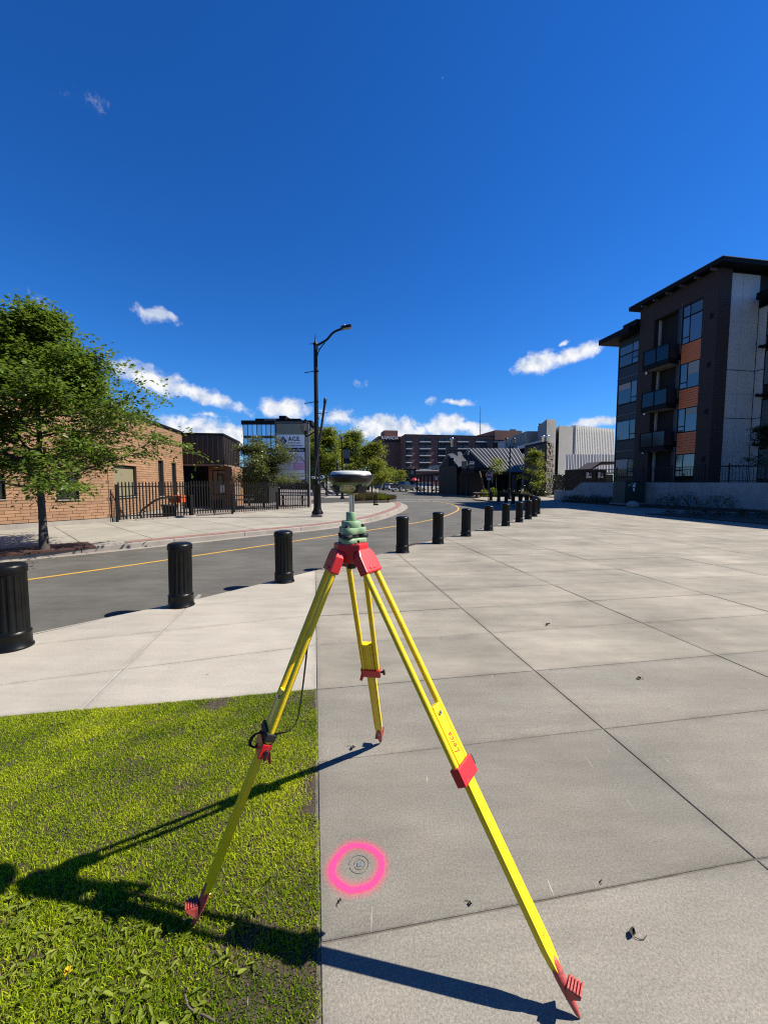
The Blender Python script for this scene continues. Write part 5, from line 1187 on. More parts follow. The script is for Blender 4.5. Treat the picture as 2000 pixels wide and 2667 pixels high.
for k, (z0, z1) in enumerate(rows):
    z1 = min(z1, 12.0)
    for v0, v1 in ((-1.45, -.4), (-5.28, -4.62), (-9.28, -8.62)):
        w = abox(MB(), 2.95, 3.0, v0, v1, z0 - .2, z1 + .2).build('window', M_FASCIA, ap); abox(MB(), 2.93, 2.948, v0 + .06, v1 - .06, z0 - .14, z1 + .12).build('pane', M_GLASSB, w)
    abox(MB(), 2.55, 2.94, -1.6, -.3, z1 + .36, z1 + .46).build('sunshade', M_FASCIA, ap)
    abox(MB(), 2.86, 2.94, -.2, -.08, z1 + .5, z1 + .6).build('wall_lamp', M_FASCIA, ap)
rf3 = abox(MB(), 2.2, 12, -11.5, -.3, 12.45, 12.85).build('roof', M_FASCIA, ap); abox(MB(), 3.2, 12, -.3, .2, 12.3, 12.6).build('roof_link', M_FASCIA, rf3)

# ---- podium, retaining wall, railing
RW = [Vector(p) for p in ((24.5, 13.5), (20.6, 21.6), (19.2, 24.4), (17.0, 29.8), (16.1, 33.0))]
RW2 = [Vector(p) for p in ((16.1, 33.0), (15.4, 36.6))]
rw = thing('retaining_wall', 'board-marked concrete retaining wall in front of the apartment block', 'wall', (20.6, 21.6, 0))
def wallrun(P, z0, z1, th, nm, m, par, z1b=None):
    for i in range(len(P) - 1):
        d = P[i + 1] - P[i]; L = d.length; d.normalize(); n = Vector((-d.y, d.x)); k = max(1, round(L / 2.4))
        for j in range(k):
            a = P[i] + d * (L * j / k + .004); b = P[i] + d * (L * (j + 1) / k - .004)
            MB().prism([tuple(a), tuple(b), tuple(b - n * th), tuple(a - n * th)], z0, z1).build(nm, m, par, bevel=.01, seg=1)
wallrun(RW, -.05, 1.58, .25, 'wall_panel', M_RETW, rw)
wallrun(RW2, -.05, .9, .25, 'wall_panel', M_RETW, rw)
# sloping stair cheek
a, b = RW[-1], RW[-1] + (RW2[1] - RW2[0]).normalized() * 1.2; n = Vector((.9, .25))
MB().add([(a.x, a.y, .9), (b.x, b.y, .9), (a.x, a.y, 1.58), (a.x + .25, a.y + .06, .9), (b.x + .25, b.y + .06, .9), (a.x + .25, a.y + .06, 1.58)], [(0, 1, 2), (5, 4, 3), (0, 3, 4, 1), (1, 4, 5, 2), (2, 5, 3, 0)]).build('stair_cheek', M_RETW, rw)
pod = [tuple(p + Vector((.22, .05))) for p in RW] + [(60, 40), (60, 13.5)]
struct(MB().prism(pod[::-1] if parea(pod) < 0 else pod, -.05, 1.5).build('podium', M_PLAZA))
rl = thing('podium_railing', 'black picket railing on top of the retaining wall', 'railing', (20.6, 21.6, 1.58))
pts = [p + Vector((.12, .03)) for p in RW]
for i in range(len(pts) - 1):
    d = pts[i + 1] - pts[i]; L = d.length; d.normalize()
    for z in (1.68, 2.55): 
        c = (pts[i] + pts[i + 1]) / 2; MB().obox((c.x, c.y, z), (d.x * L / 2, d.y * L / 2, 0), (-d.y * .02, d.x * .02, 0), (0, 0, .022)).build('rail', M_BLACKM, rl)
    for k in range(int(L / .16)):
        p = pts[i] + d * (k * .16); big = k % 12 == 0
        MB().box(p.x - (.03 if big else .009), p.x + (.03 if big else .009), p.y - (.03 if big else .009), p.y + (.03 if big else .009), 1.575, 2.7 if big else 2.54).build('post' if big else 'baluster', M_BLACKM, rl, fix=False)
hr = thing('stair_handrail', 'sloping black handrail beside the steps at the wall end', 'handrail', (15.8, 34, .9))
pa, pb, pc_ = Vector((16.2, 33.0, 2.6)), Vector((15.9, 34.3, 1.85)), Vector((15.45, 36.5, 1.75))
for dz in (0, -.3, -.6):
    MB().tube([pa + Vector((0, 0, dz)), pb + Vector((0, 0, dz * .9)), pc_ + Vector((0, 0, dz * .9))], .03, 8).build('rail', M_BLACKM, hr)
for p in (pa, pb, pc_, (pb + pc_) / 2): MB().tube([(p.x, p.y, .89 if p is not pa else 1.57), (p.x, p.y, p.z + .02)], .028, 8).build('post', M_BLACKM, hr)
# planting beds
bed = [tuple(p) for p in (Vector((13.1, 20.2)), Vector((14.4, 15.0)), Vector((22.0, 15.0)), Vector((20.0, 20.4)))]
struct(MB().prism(bed[::-1] if parea(bed) < 0 else bed, -.02, .035).build('planting_bed', M_SOIL))
bed2 = [(20.3, 21.7), (18.9, 24.4), (16.7, 29.8), (15.8, 33.0), (14.6, 33.2), (15.4, 29.8), (16.6, 25.2), (18.2, 22.0)]
struct(MB().prism(bed2[::-1] if parea(bed2) < 0 else bed2, -.02, .12).build('planting_bed', M_SOIL))
ub = thing('utility_cabinet', 'dark green electrical cabinet with stickers against the concrete wall', 'utility cabinet', (16.2, 27.2, .1))
uf = frame((16.15, 26.9, .1), R(14)); M_UG = mat('cabinet_green', (.02, .055, .045), .45)
MB(uf).box(-.2, 1.75, 0, 1.2, 0, .1).build('pad', M_KERB, ub)
MB(uf).box(-.05, 1.6, .08, 1.1, .1, 1.52).build('body', M_UG, ub, bevel=.02)
MB(uf).box(-.08, 1.63, .05, 1.13, 1.52, 1.58).build('lid', M_UG, ub, bevel=.015)
MB(uf).box(0, .78, .055, .079, .16, 1.48).build('door', M_UG, ub, bevel=.005); MB(uf).box(.80, 1.56, .055, .079, .16, 1.48).build('door', M_UG, ub, bevel=.005)
for x, z, w, h in ((.52, 1.18, .22, .17), (.56, .92, .14, .19), (.18, 1.28, .18, .05), (.42, 1.40, .06, .06), (.62, 1.40, .16, .05)):
    MB(uf).box(x, x + w, .050, .054, z, z + h).build('sticker', M_WHITE, ub)
rk = thing('boulder', 'pale rounded boulder at the foot of the green cabinet', 'boulder', (15.8, 25.5, 0))
bm = bmesh.new(); bmesh.ops.create_icosphere(bm, subdivisions=3, radius=.3)
for v in bm.verts: v.co = Vector((v.co.x * 1.3, v.co.y, v.co.z * .85)) * (1 + .10 * math.sin(7 * v.co.x + 3) + .08 * math.sin(9 * v.co.y) + rr.uniform(-.02, .02))
me = bpy.data.meshes.new('stone'); bm.to_mesh(me); bm.free(); rko = link('stone', me, mat('boulder_stone', (.42, .40, .37), .9, var=.2, vs=6, bump=.5, bs=20), rk); rko.location.z = .16

# ================================================================== BACKGROUND BUILDINGS
# ---- hotel
HO = Vector((8.3, 160.0)); ha = R(10); HD = Vector((math.cos(ha), math.sin(ha))); HN = Vector((math.sin(ha), -math.cos(ha)))
ho = thing('hotel', 'brown brick hotel reading RAMADA on its upper wall, far behind the pavilion', 'building', (HO.x, HO.y, 0))
def hbox(mb, s0, s1, d0, d1, z0, z1, org=HO):
    c = org + HD * ((s0 + s1) / 2) + HN * ((d0 + d1) / 2)
    return mb.obox((c.x, c.y, (z0 + z1) / 2), (HD.x * (s1 - s0) / 2, HD.y * (s1 - s0) / 2, 0), (HN.x * (d1 - d0) / 2, HN.y * (d1 - d0) / 2, 0), (0, 0, (z1 - z0) / 2))
hs = lambda px: wall_s(HO, HD, px)
HT = zat(1131, 160); SEND = hs(1343)
hbox(MB(), 0, SEND, -25, 0, 0, HT).build('wall', M_HBRICK, ho)
hbox(MB(), -.1, SEND, 0, .25, HT - 1.35, HT - .25).build('cornice', M_HBRICK, ho); hbox(MB(), -.3, SEND + .3, -.5, .45, HT - .25, HT).build('coping', M_FASCIA, ho)
hbox(MB(), hs(1283), SEND + 1.5, -24, .9, HT - 1.6, zat(1124, 170)).build('raised_parapet', M_HBRICK, ho)
colsx = [(1057, 1071)]; 
for a, b in ((1092, 1120), (1140, 1169), (1189, 1217), (1236, 1264), (1282, 1310)): colsx += [(a, (a + b) / 2 - .6), ((a + b) / 2 + .6, b)]
rows_h = [(1141, 1150), (1158.5, 1168.2), (1176.5, 1186), (1194.5, 1204), (1212.5, 1221.5)]
for a, b in [(1056, 1072)] + [(1091, 1121), (1139, 1170), (1188, 1218), (1235, 1265), (1281, 1311)]:
    hbox(MB(), hs(a), hs(b), 0, .06, zat(1222, 165), zat(1140, 160)).build('window_strip', M_HDARK, ho)
for a, b in colsx:
    for yt, yb in rows_h:
        Y = (HO + HD * hs((a + b) / 2)).y; w = hbox(MB(), hs(a), hs(b), .06, .12, zat(yb, Y), zat(yt, Y)).build('window', M_HGLASS, ho)
        hbox(MB(), hs(a) - .05, hs(b) + .05, .1, .38, zat(yb, Y) - .28, zat(yb, Y)).build('sill', M_WHITE, w)
hbox(MB(), -.2, SEND, 0, .4, zat(1227, 162), zat(1225, 162)).build('string_course', M_WHITE, ho)
# recessed name wall to the left
NO = HO - HN * 9.5
ns = lambda px: wall_s(NO, HD, px)
nz = zat(1137, 170)
hbox(MB(), ns(986), .1, -18, 0, 0, nz, NO).build('name_wall', M_HBRICK, ho)
hbox(MB(), ns(986) - .2, .0, 0, .18, zat(1151, 168), nz - .3, NO).build('name_band', M_HDARK, ho)
hbox(MB(), ns(1001), ns(1036), -9, -.3, nz - 1, zat(1121, 169), NO).build('lift_tower', M_HBRICK, ho)
c = NO + HD * ((ns(994) + ns(1035)) / 2) + HN * .3
Mt = Matrix((Vector((HD.x, HD.y, 0)), Vector((0, 0, 1)), Vector((HN.x, HN.y, 0)))).transposed().to_4x4(); Mt.translation = (c.x, c.y, zat(1141.5, 169))
text('name_letters', 'RAMADA', 1.75, Mt, mat('letter_white', (.8, .78, .74), .5), ho, .12)
A = NO + HD * ns(986); Bq = Vector((at(962, 1158, 196).x, 196)); d_ = (Bq - A).normalized(); n_ = Vector((d_.y, -d_.x)); n_ = n_ if n_.x < 0 else -n_
for px_i, (t0, t1, mm) in enumerate(((0, 1, M_HBRICK),)):
    MB().add([(A.x, A.y, 0), (Bq.x, Bq.y, 0), (Bq.x, Bq.y, nz - .05), (A.x, A.y, nz - .05), (A.x + 4, A.y + 6, 0), (Bq.x + 4, Bq.y, 0), (Bq.x + 4, Bq.y, nz - .05), (A.x + 4, A.y + 6, nz - .05)], [(0, 1, 2, 3), (4, 7, 6, 5), (0, 4, 5, 1), (3, 2, 6, 7), (0, 3, 7, 4), (1, 5, 6, 2)]).build('side_wall', mm, ho)
for k in range(3):
    for r_ in range(5):
        q = A + d_ * (5 + 8 * k) + n_ * .05; MB().obox((q.x, q.y, 4 + r_ * 2.8), (d_.x * 1.2, d_.y * 1.2, 0), (n_.x * .1, n_.y * .1, 0), (0, 0, .8)).build('window', M_HGLASS, ho)
for px_, py_, h_ in ((1292, 1124, 1.5), (1330, 1120, 2.4), (1338, 1119, 2.2)):
    p = at(px_, 1125, 172); hbox(MB(), 0, 1.0, -1, 0, p.z - .5, p.z + h_ * .5, Vector((p.x, p.y))).build('roof_unit', M_GREYMET, ho)
mp_ = thing('radio_mast', 'thin tall radio mast rising behind the hotel roof', 'mast', at(1251, 1175, 190))
p0, p1 = at(1251, 1180, 190), at(1251, 1058, 190); MB().tube([(p0.x, p0.y, 0), p1], [.35, .12], 6).build('mast_pole', M_GREYMET, mp_)
for k in range(3): MB().tube([p1 + Vector((-.6, 0, -3 - k * 4)), p1 + Vector((.6, 0, -3 - k * 4))], .06, 5).build('cross_arm', M_GREYMET, mp_)

# ---- glass office block behind the sign
oy = 88.0; ox0, ox1 = at(633, 1100, oy).x, at(716, 1100, oy).x; ox2 = at(809, 1100, oy).x; oz = zat(1104, oy); oz2 = zat(1099, oy)
of_ = thing('glass_office', 'office block with blue glass bands and black roof behind the sign', 'building', (ox0, oy, 0))
MB().box(ox0 + .1, ox2 - .1, oy + .3, oy + 20, 0, oz - .1).build('core', M_DARK, of_)
zz = oz
for fl_ in range(4):
    zt_ = oz - .15 - fl_ * 2.95; zb_ = zt_ - 2.35; n_p = 8; pw = (ox1 + 6 - ox0) / 13
    MB().box(ox0, ox2, oy - .05, oy + .3, zb_ - .55, zb_ - .02).build('floor_band', M_NAVY if fl_ < 1 else mat('louvre_grey', (.12, .14, .16), .5), of_)
    for k in range(13):
        MB().box(ox0 + k * pw + .05, ox0 + (k + 1) * pw - .05, oy + .05, oy + .12, zb_, zt_).build('glass_pane', mat('office_glass', (.50, .68, .82), .06, .75, spec=.8, rnd=.18), of_)
    for k in range(14):
        MB().box(ox0 + k * pw - .05, ox0 + k * pw + .05, oy - .02, oy + .13, zb_, zt_).build('mullion', M_FASCIA, of_, fix=False)
MB().box(ox0 - .3, ox2 + .3, oy - .3, oy + 20, oz - .12, oz2 + .3).build('roof', M_FASCIA, of_)
a = at(665, 1090, oy + 3); MB().box(a.x, at(783, 1090, oy + 3).x, oy + 3, oy + 15, oz2, zat(1090, oy + 3)).build('plant_room', M_FASCIA, of_)
MB().box(at(708, 1, oy + 3).x, at(727, 1, oy + 3).x, oy + 2.5, oy + 8, oz2, zat(1083.5, oy + 3)).build('lift_housing', M_FASCIA, of_)
MB().box(at(666, 1, oy + 2).x, at(697, 1, oy + 2).x, oy + 1.6, oy + 1.8, oz2 + .3, zat(1092, oy + 2)).build('roof_screen', mat('pale_glass', (.30, .36, .36), .3), of_)

# ---- concrete civic building with fins
cy_ = 112.0
cv = thing('concrete_office', 'pale concrete office building with vertical white fins beside the apartments', 'building', at(1480, 1250, cy_))
def cbox(x0, x1, yt, y0, y1, nm='block', m=None, zb=0): 
    return MB().box(at(x0, 1, y0).x, at(x1, 1, y0).x, y0, y1, zb, zat(yt, y0)).build(nm, m or M_CONC2, cv)
p_ = [(at(1431, 1, 124).x, 124), (at(1456, 1, 110).x, 110), (at(1482, 1, 111.6).x, 111.6), (at(1476, 1, 128).x, 128)]
MB().prism(p_ if parea(p_) > 0 else p_[::-1], 0, zat(1091.5, 110)).build('stair_tower', M_CONC2, cv)
p_ = [(at(1480, 1, 120).x, 120.), (at(1491, 1, 112).x, 112.), (at(1530, 1, 115).x, 115.), (at(1522, 1, 134).x, 134)]
MB().prism(p_ if parea(p_) > 0 else p_[::-1], 0, zat(1108, 112)).build('middle_block', M_CONC2, cv)
nf = 24; fa, fb = Vector((at(1529, 1, 116).x, 116.)), Vector((at(1640, 1, 125).x, 125.)); fdr = (fb - fa).normalized(); fnr = Vector((fdr.y, -fdr.x))
c = (fa + fb) / 2 - fnr * 5; fl_ = (fb - fa).length
MB().obox((c.x, c.y, zat(1111, 116) / 2), (fdr.x * fl_ / 2, fdr.y * fl_ / 2, 0), (fnr.x * 4, fnr.y * 4, 0), (0, 0, zat(1111, 116) / 2)).build('fin_backing', M_HDARK, cv)
for k in range(nf):
    c = fa + fdr * (fl_ * (k + .5) / nf); MB().obox((c.x, c.y, zat(1108, 116) / 2 + 2), (fdr.x * .13, fdr.y * .13, 0), (fnr.x * .9, fnr.y * .9, 0), (0, 0, zat(1108, 116) / 2 - 2)).build('fin', mat('fin_white', (.62, .61, .58), .7), cv)
cbox(1400, 1432, 1123, 126, 150, 'rear_block'); cbox(1373, 1402, 1134, 150, 165, 'rear_block'); cbox(1340, 1405, 1147, 140, 149, 'rear_block', M_PANEL)
MB().add([tuple(at(1348, 1163, 124)), tuple(at(1430, 1140, 112)), tuple(at(1430, 1153, 112)), tuple(at(1348, 1170, 124)), tuple(at(1348, 1163, 124) + Vector((0, 10, 0))), tuple(at(1430, 1140, 112) + Vector((0, 10, 0))), tuple(at(1430, 1153, 112) + Vector((0, 10, 0))), tuple(at(1348, 1170, 124) + Vector((0, 10, 0)))], [(0, 1, 2, 3), (4, 7, 6, 5), (0, 4, 5, 1), (3, 2, 6, 7), (0, 3, 7, 4), (1, 5, 6, 2)]).build('sloped_band', M_PANEL, cv)
cbox(1355, 1431, 1166, 125, 140, 'dark_storey', M_DARK); cbox(1340, 1400, 1180, 122, 124, 'parking_deck', M_CONC2)
for x in (1413, 1425): p = at(x, 1150, 100); MB().lathe([(.35, -1.5), (.35, 1.0), (.55, 1.1), (.55, 1.4), (.2, 1.6)], 12, p).build('roof_vent', M_STEEL, cv)
p = at(1405, 1120, 126); MB().tube([p + Vector((0, 0, -1)), p + Vector((0, 0, 1.6))], .08, 6).lathe([(.3, 1.5), (.38, 1.75), (.25, 2.0)], 10, p).build('roof_lamp', M_FASCIA, cv)

# ---- metal-roofed pavilion
def ribbed_roof(par, rl_, rr_, el_, er_, th=.12, step=.42, nm='roof'):
    """roof slope from ridge (left, right) to eave (left, right), standing seams as parts"""
    rl_, rr_, el_, er_ = map(Vector, (rl_, rr_, el_, er_)); n = (rr_ - rl_).cross(el_ - rl_).normalized()
    if n.z < 0: n = -n
    o = MB().extr([rl_, rr_, er_, el_], -n * th).build(nm, M_ROOF, par)
    k = max(2, int((er_ - el_).length / step))
    for i in range(k + 1):
        t = i / k; a, b = rl_.lerp(rr_, t), el_.lerp(er_, t); d = (rr_ - rl_).normalized()
        MB().obox((a + b) / 2 + n * .045, (b - a) / 2, d * .045, n * .045).build('seam', mat('seam_grey', (.42, .43, .44), .45, .2), o, fix=False)
    return o
pv = thing('market_pavilion', 'dark timber pavilion with grey ribbed metal roofs across the street', 'building', (9, 55, 0))
rlp, rrp, elp, erp = at(1221, 1168.5, 58), at(1348, 1168, 58), at(1280, 1228, 51), at(1383, 1230, 51)
ribbed_roof(pv, rlp, rrp, elp, erp, step=.36)
back_off = Vector((0, 7, 0)); ribbed_roof(pv, rrp, rlp, Vector((erp.x, 65, erp.z)), Vector((elp.x - 3, 65, elp.z)), step=2)
# gable end of the big hall (dark boards) and hall body
gl = at(1168, 1228, 58.2); gr = Vector((elp.x + .2, 51.3, elp.z - .1))
MB().add([rlp + Vector((.25, .0, -.18)), gr, (gr.x, gr.y, 0), (gl.x, gl.y, 0), gl], [(0, 1, 2, 3, 4)]).build('gable_wall', M_TIMBER, pv, fix=False)
MB().extr([rlp + Vector((0, 0, .02)), elp + Vector((-.05, 0, 0)), elp + Vector((-.05, 0, -.3)), rlp + Vector((0, 0, -.32))], (.12, .05, 0)).build('barge_board', M_GREYMET, pv)
MB().box(elp.x + .6, erp.x - .5, 53, 64, 0, 2.75).build('hall_interior', M_DARK, pv)
MB().box(elp.x, erp.x, 51.1, 51.3, elp.z - .45, elp.z - .13).build('eave_beam', M_TIMBER, pv)
for px_ in (1283, 1334, 1340, 1380):
    p = at(px_, 1300, 51.3); MB().box(p.x - .14, p.x + .14, 51.15, 51.43, 0, elp.z - .2).build('column', mat('grey_column', (.13, .13, .13), .7) if px_ > 1300 else M_TIMBER, pv)
# small cross-gable in front
r1, r2 = at(1167, 1184, 53), at(1198, 1177.5, 60); e1, e2 = at(1194, 1216, 50.5), at(1222, 1212, 55)
ribbed_roof(pv, r1, r2, e1, e2, step=.3, nm='cross_roof')
q1, q2 = at(1143, 1219, 55.5), at(1150, 1214, 62)
ribbed_roof(pv, r2, r1, q2, q1, step=.6, nm='cross_roof')
MB().add([r1 + Vector((0, .1, -.15)), e1 + Vector((-.2, .1, -.1)), (e1.x - .2, e1.y + .1, 0), (q1.x, q1.y, 0), q1 + Vector((0, .1, -.1))], [(0, 1, 2, 3, 4)]).build('gable_wall', mat('gable_board', (.03, .028, .026), .7), pv, fix=False)
g_ = at(1174, 1205, 51.9); MB().box(g_.x - .35, g_.x + .35, 51.8, 52.0, zat(1213, 52), zat(1193, 52)).build('gable_vent', M_DARK, pv)
# arcade canopy along the street
ca, cb2 = at(1084, 1241, 66), at(1212, 1224, 49.5)
d_ = Vector((cb2.x - ca.x, cb2.y - ca.y)).normalized(); n_ = Vector((-d_.y, d_.x)); n_ = n_ if n_.x > 0 else -n_
n3 = Vector((n_.x, n_.y, 0))
ca.z = 2.75; cb2.z = 3.05
MB().extr([ca, cb2, cb2 + n3 * 4 + Vector((0, 0, .1)), ca + n3 * 4 + Vector((0, 0, .1))], (0, 0, -.16)).build('arcade_roof', M_FASCIA, pv)
MB().extr([ca - n3 * .05, cb2 - n3 * .05, cb2 - n3 * .05 + Vector((0, 0, -.3)), ca - n3 * .05 + Vector((0, 0, -.3))], n3 * .08).build('arcade_fascia', M_FASCIA, pv)
u0, u1 = at(1098, 1222, 64), at(1148, 1219, 57); u1 = Vector((u1.x, u1.y, u0.z + .15))
MB().extr([u0 + n3 * 1.2, u1 + n3 * 1.2, u1 + n3 * 2.2, u0 + n3 * 2.2], (0, 0, .45)).build('clerestory', mat('clerestory_white', (.62, .65, .7), .4), pv)
Lc = (Vector((cb2.x, cb2.y)) - Vector((ca.x, ca.y))).length
for k in range(12):
    t = k / 11; p = ca.lerp(cb2, t) + n3 * .15; MB().box(p.x - .1, p.x + .1, p.y - .1, p.y + .1, 0, p.z - .2).build('post', M_TIMBER, pv)
MB().extr([Vector((ca.x, ca.y, 0)).lerp(Vector((cb2.x, cb2.y, 0)), .42) + n3 * 3.6, Vector((cb2.x, cb2.y, 0)) + n3 * 3.6, Vector((cb2.x, cb2.y, 3.5)) + n3 * 3.6, Vector((ca.x, ca.y, 3.5)).lerp(Vector((cb2.x, cb2.y, 3.5)), .42) + n3 * 3.6], n3 * .2).build('back_wall', M_DARK, pv)
ca2 = at(1222, 1216, 47.5); cb3 = at(1290, 1236, 46)
MB().extr([ca2, cb3, cb3 + Vector((.6, 6, .1)), ca2 + Vector((.6, 6, .1))], (0, 0, -.16)).build('porch_roof', M_FASCIA, pv)
MB().tube([at(1248, 1228, 46.5), at(1262, 1290, 45.6)], .13, 8).build('raking_strut', mat('red_timber', (.06, .02, .014), .7), pv)
MB().box(at(1222, 1, 48).x, at(1290, 1, 48).x, 49.2, 49.4, 0, 2.9).build('porch_back', M_TIMBER, pv)
ch = thing('stone_chimney', 'stacked stone chimney with steel flue on the pavilion roof', 'chimney', at(1175, 1188, 56))
p = at(1176, 1183, 56); kst = 0
for k in range(5):
    for j in range(3):
        MB().box(p.x - .75 + j * .5, p.x - .75 + j * .5 + .46 + rr.uniform(-.03, .05), 55.4 + rr.uniform(-.06, .06), 56.6, p.z - .9 + k * .35, p.z - .9 + k * .35 + .31).build('stone', M_STONE, ch)
MB().box(p.x - .85, p.x + .85, 55.3, 56.7, p.z + .86, p.z + .98).build('cap', M_STONE, ch)
MB().lathe([(.16, .98), (.16, 1.9), (.26, 1.95), (.26, 2.2), (.1, 2.3)], 12, (p.x, 56, p.z)).build('flue', M_STEEL, ch)
op = thing('floodlight_pair', 'pair of small pale floodlights standing on the pavilion porch roof', 'floodlight', at(1229, 1212, 46.6))
for x, w in ((1226, .16), (1232, .13)):
    q = at(x, 1206, 46.6); MB().obox(q, (w, 0, 0), (0, .08, .03), (0, -.04, .13)).build('lamp_housing', M_GREYMET, op, bevel=.02); MB().obox(q + Vector((-.02, -.085, -.05)), (w * .7, 0, 0), (0, .006, 0), (0, 0, .09)).build('lens', M_WHITE, op)
q = at(1229, 1211, 46.6); MB().box(q.x - .35, q.x + .35, 46.55, 46.7, q.z - .1, q.z - .02).tube([(q.x - .15, 46.62, q.z - .05), (q.x - .15, 46.62, q.z + .2)], .02, 6).tube([(q.x + .14, 46.62, q.z - .05), (q.x + .14, 46.62, q.z + .2)], .02, 6).build('bracket', M_BLACKM, op)
# ---- right-hand roofs, tower
rh = thing('ribbed_roof_hall', 'long grey ribbed roof hall between the stone tower and apartments', 'building', at(1530, 1260, 52))
ribbed_roof(rh, at(1470, 1183.5, 58), at(1660, 1183.5, 58), at(1472, 1232, 51), at(1660, 1231, 51), step=.34)
MB().box(at(1470, 1, 51).x + .3, at(1660, 1, 51).x, 52, 58, 0, zat(1236, 51)).build('wall', mat('hall_wall', (.10, .09, .085), .8), rh)
ribbed_roof(rh, at(1362, 1184, 58), at(1396, 1184, 58), at(1382, 1228, 51), at(1400, 1230, 51), step=.34)
ty = 46.5
tw_ = thing('stone_tower', 'dark rubble stone tower wall beside the young green tree', 'tower', at(1440, 1290, ty))
ta, tbv, tc_ = Vector((at(1396, 1, 51).x, 51.0)), Vector((at(1455, 1, ty).x, ty)), Vector((at(1475, 1, 49).x, 49.0))
tz0, tz1 = zat(1160, 51), zat(1148.5, ty)
MB().add([(ta.x, ta.y, 0), (tbv.x, tbv.y, 0), (tc_.x, tc_.y, 0), (tc_.x - 1, tc_.y + 4, 0), (ta.x, ta.y, tz1 - .1), (tbv.x, tbv.y, tz1), (tc_.x, tc_.y, tz1), (tc_.x - 1, tc_.y + 4, tz1)], [(0, 1, 5, 4), (1, 2, 6, 5), (2, 3, 7, 6), (3, 0, 4, 7), (4, 5, 6, 7)]).build('wall', mat('tower_dark', (.05, .045, .042), .9, var=.3, vs=3), tw_)
def stones(a, b, z0, z1, rowh, wmin, wmax, out):
    d = (b - a); L = d.length; d.normalize(); n = Vector((d.y, -d.x)); z = z0
    while z < z1 - rowh * .5:
        h = rowh * rr.uniform(.7, 1.2); h = min(h, z1 - z); s = 0
        while s < L - .05:
            w = min(rr.uniform(wmin, wmax), L - s); c = a + d * (s + w / 2) + n * .02; o_ = rr.uniform(.03, out)
            MB().obox((c.x, c.y, z + h / 2), (d.x * (w / 2 - .015), d.y * (w / 2 - .015), 0), (n.x * o_, n.y * o_, rr.uniform(-.02, .02)), (0, 0, h / 2 - .015)).build('stone', M_STONE, tw_, fix=False); s += w
        z += h
stones(tbv, tc_, .3, tz1, .3, .3, .8, .16); stones(ta, tbv, 2.8, tz1 - .15, .42, .6, 1.2, .06)
ks = thing('kiosk', 'small dark gabled kiosk with brown eaves beside the apartments', 'kiosk', at(1580, 1250, 42))
ra, rb_ = at(1566, 1202, 42), at(1600, 1202, 42)
MB().extr([at(1538, 1221, 42), ra, at(1620, 1202, 42), at(1620, 1208, 42), at(1567, 1208, 42), at(1541, 1224, 42)], (0, 3, 0)).build('roof', mat('brown_eave', (.14, .10, .085), .7), ks)
MB().box(at(1545, 1, 42).x, at(1630, 1, 42).x, 42.2, 44.8, 0, zat(1222, 42)).build('body', M_TIMBER, ks)
for x in (1532, 1563):
    t = thing('notice_board', 'pale notice board ' + ('left' if x < 1550 else 'right') + ' of the pair beside the kiosk', 'sign', at(x, 1250, 40.5)); p = at(x, 1238, 40.5)
    MB().box(p.x - .28, p.x + .28, 40.45, 40.5, p.z - .33, p.z + .33).build('board', M_NAVY, t); MB().box(p.x - .24, p.x - .06, 40.43, 40.448, p.z - .28, p.z + .3).build('poster', M_WHITE, t)
    MB().box(p.x, p.x + .24, 40.43, 40.448, p.z + .02, p.z + .24).build('poster', mat('poster_lilac', (.4, .4, .55), .6), t); MB().box(p.x, p.x + .24, 40.43, 40.448, p.z - .26, p.z - .05).build('poster', M_WHITE, t)
    MB().tube([(p.x, 40.52, 0), (p.x, 40.52, p.z + .3)], .03, 6).build('post', M_BLACKM, t)

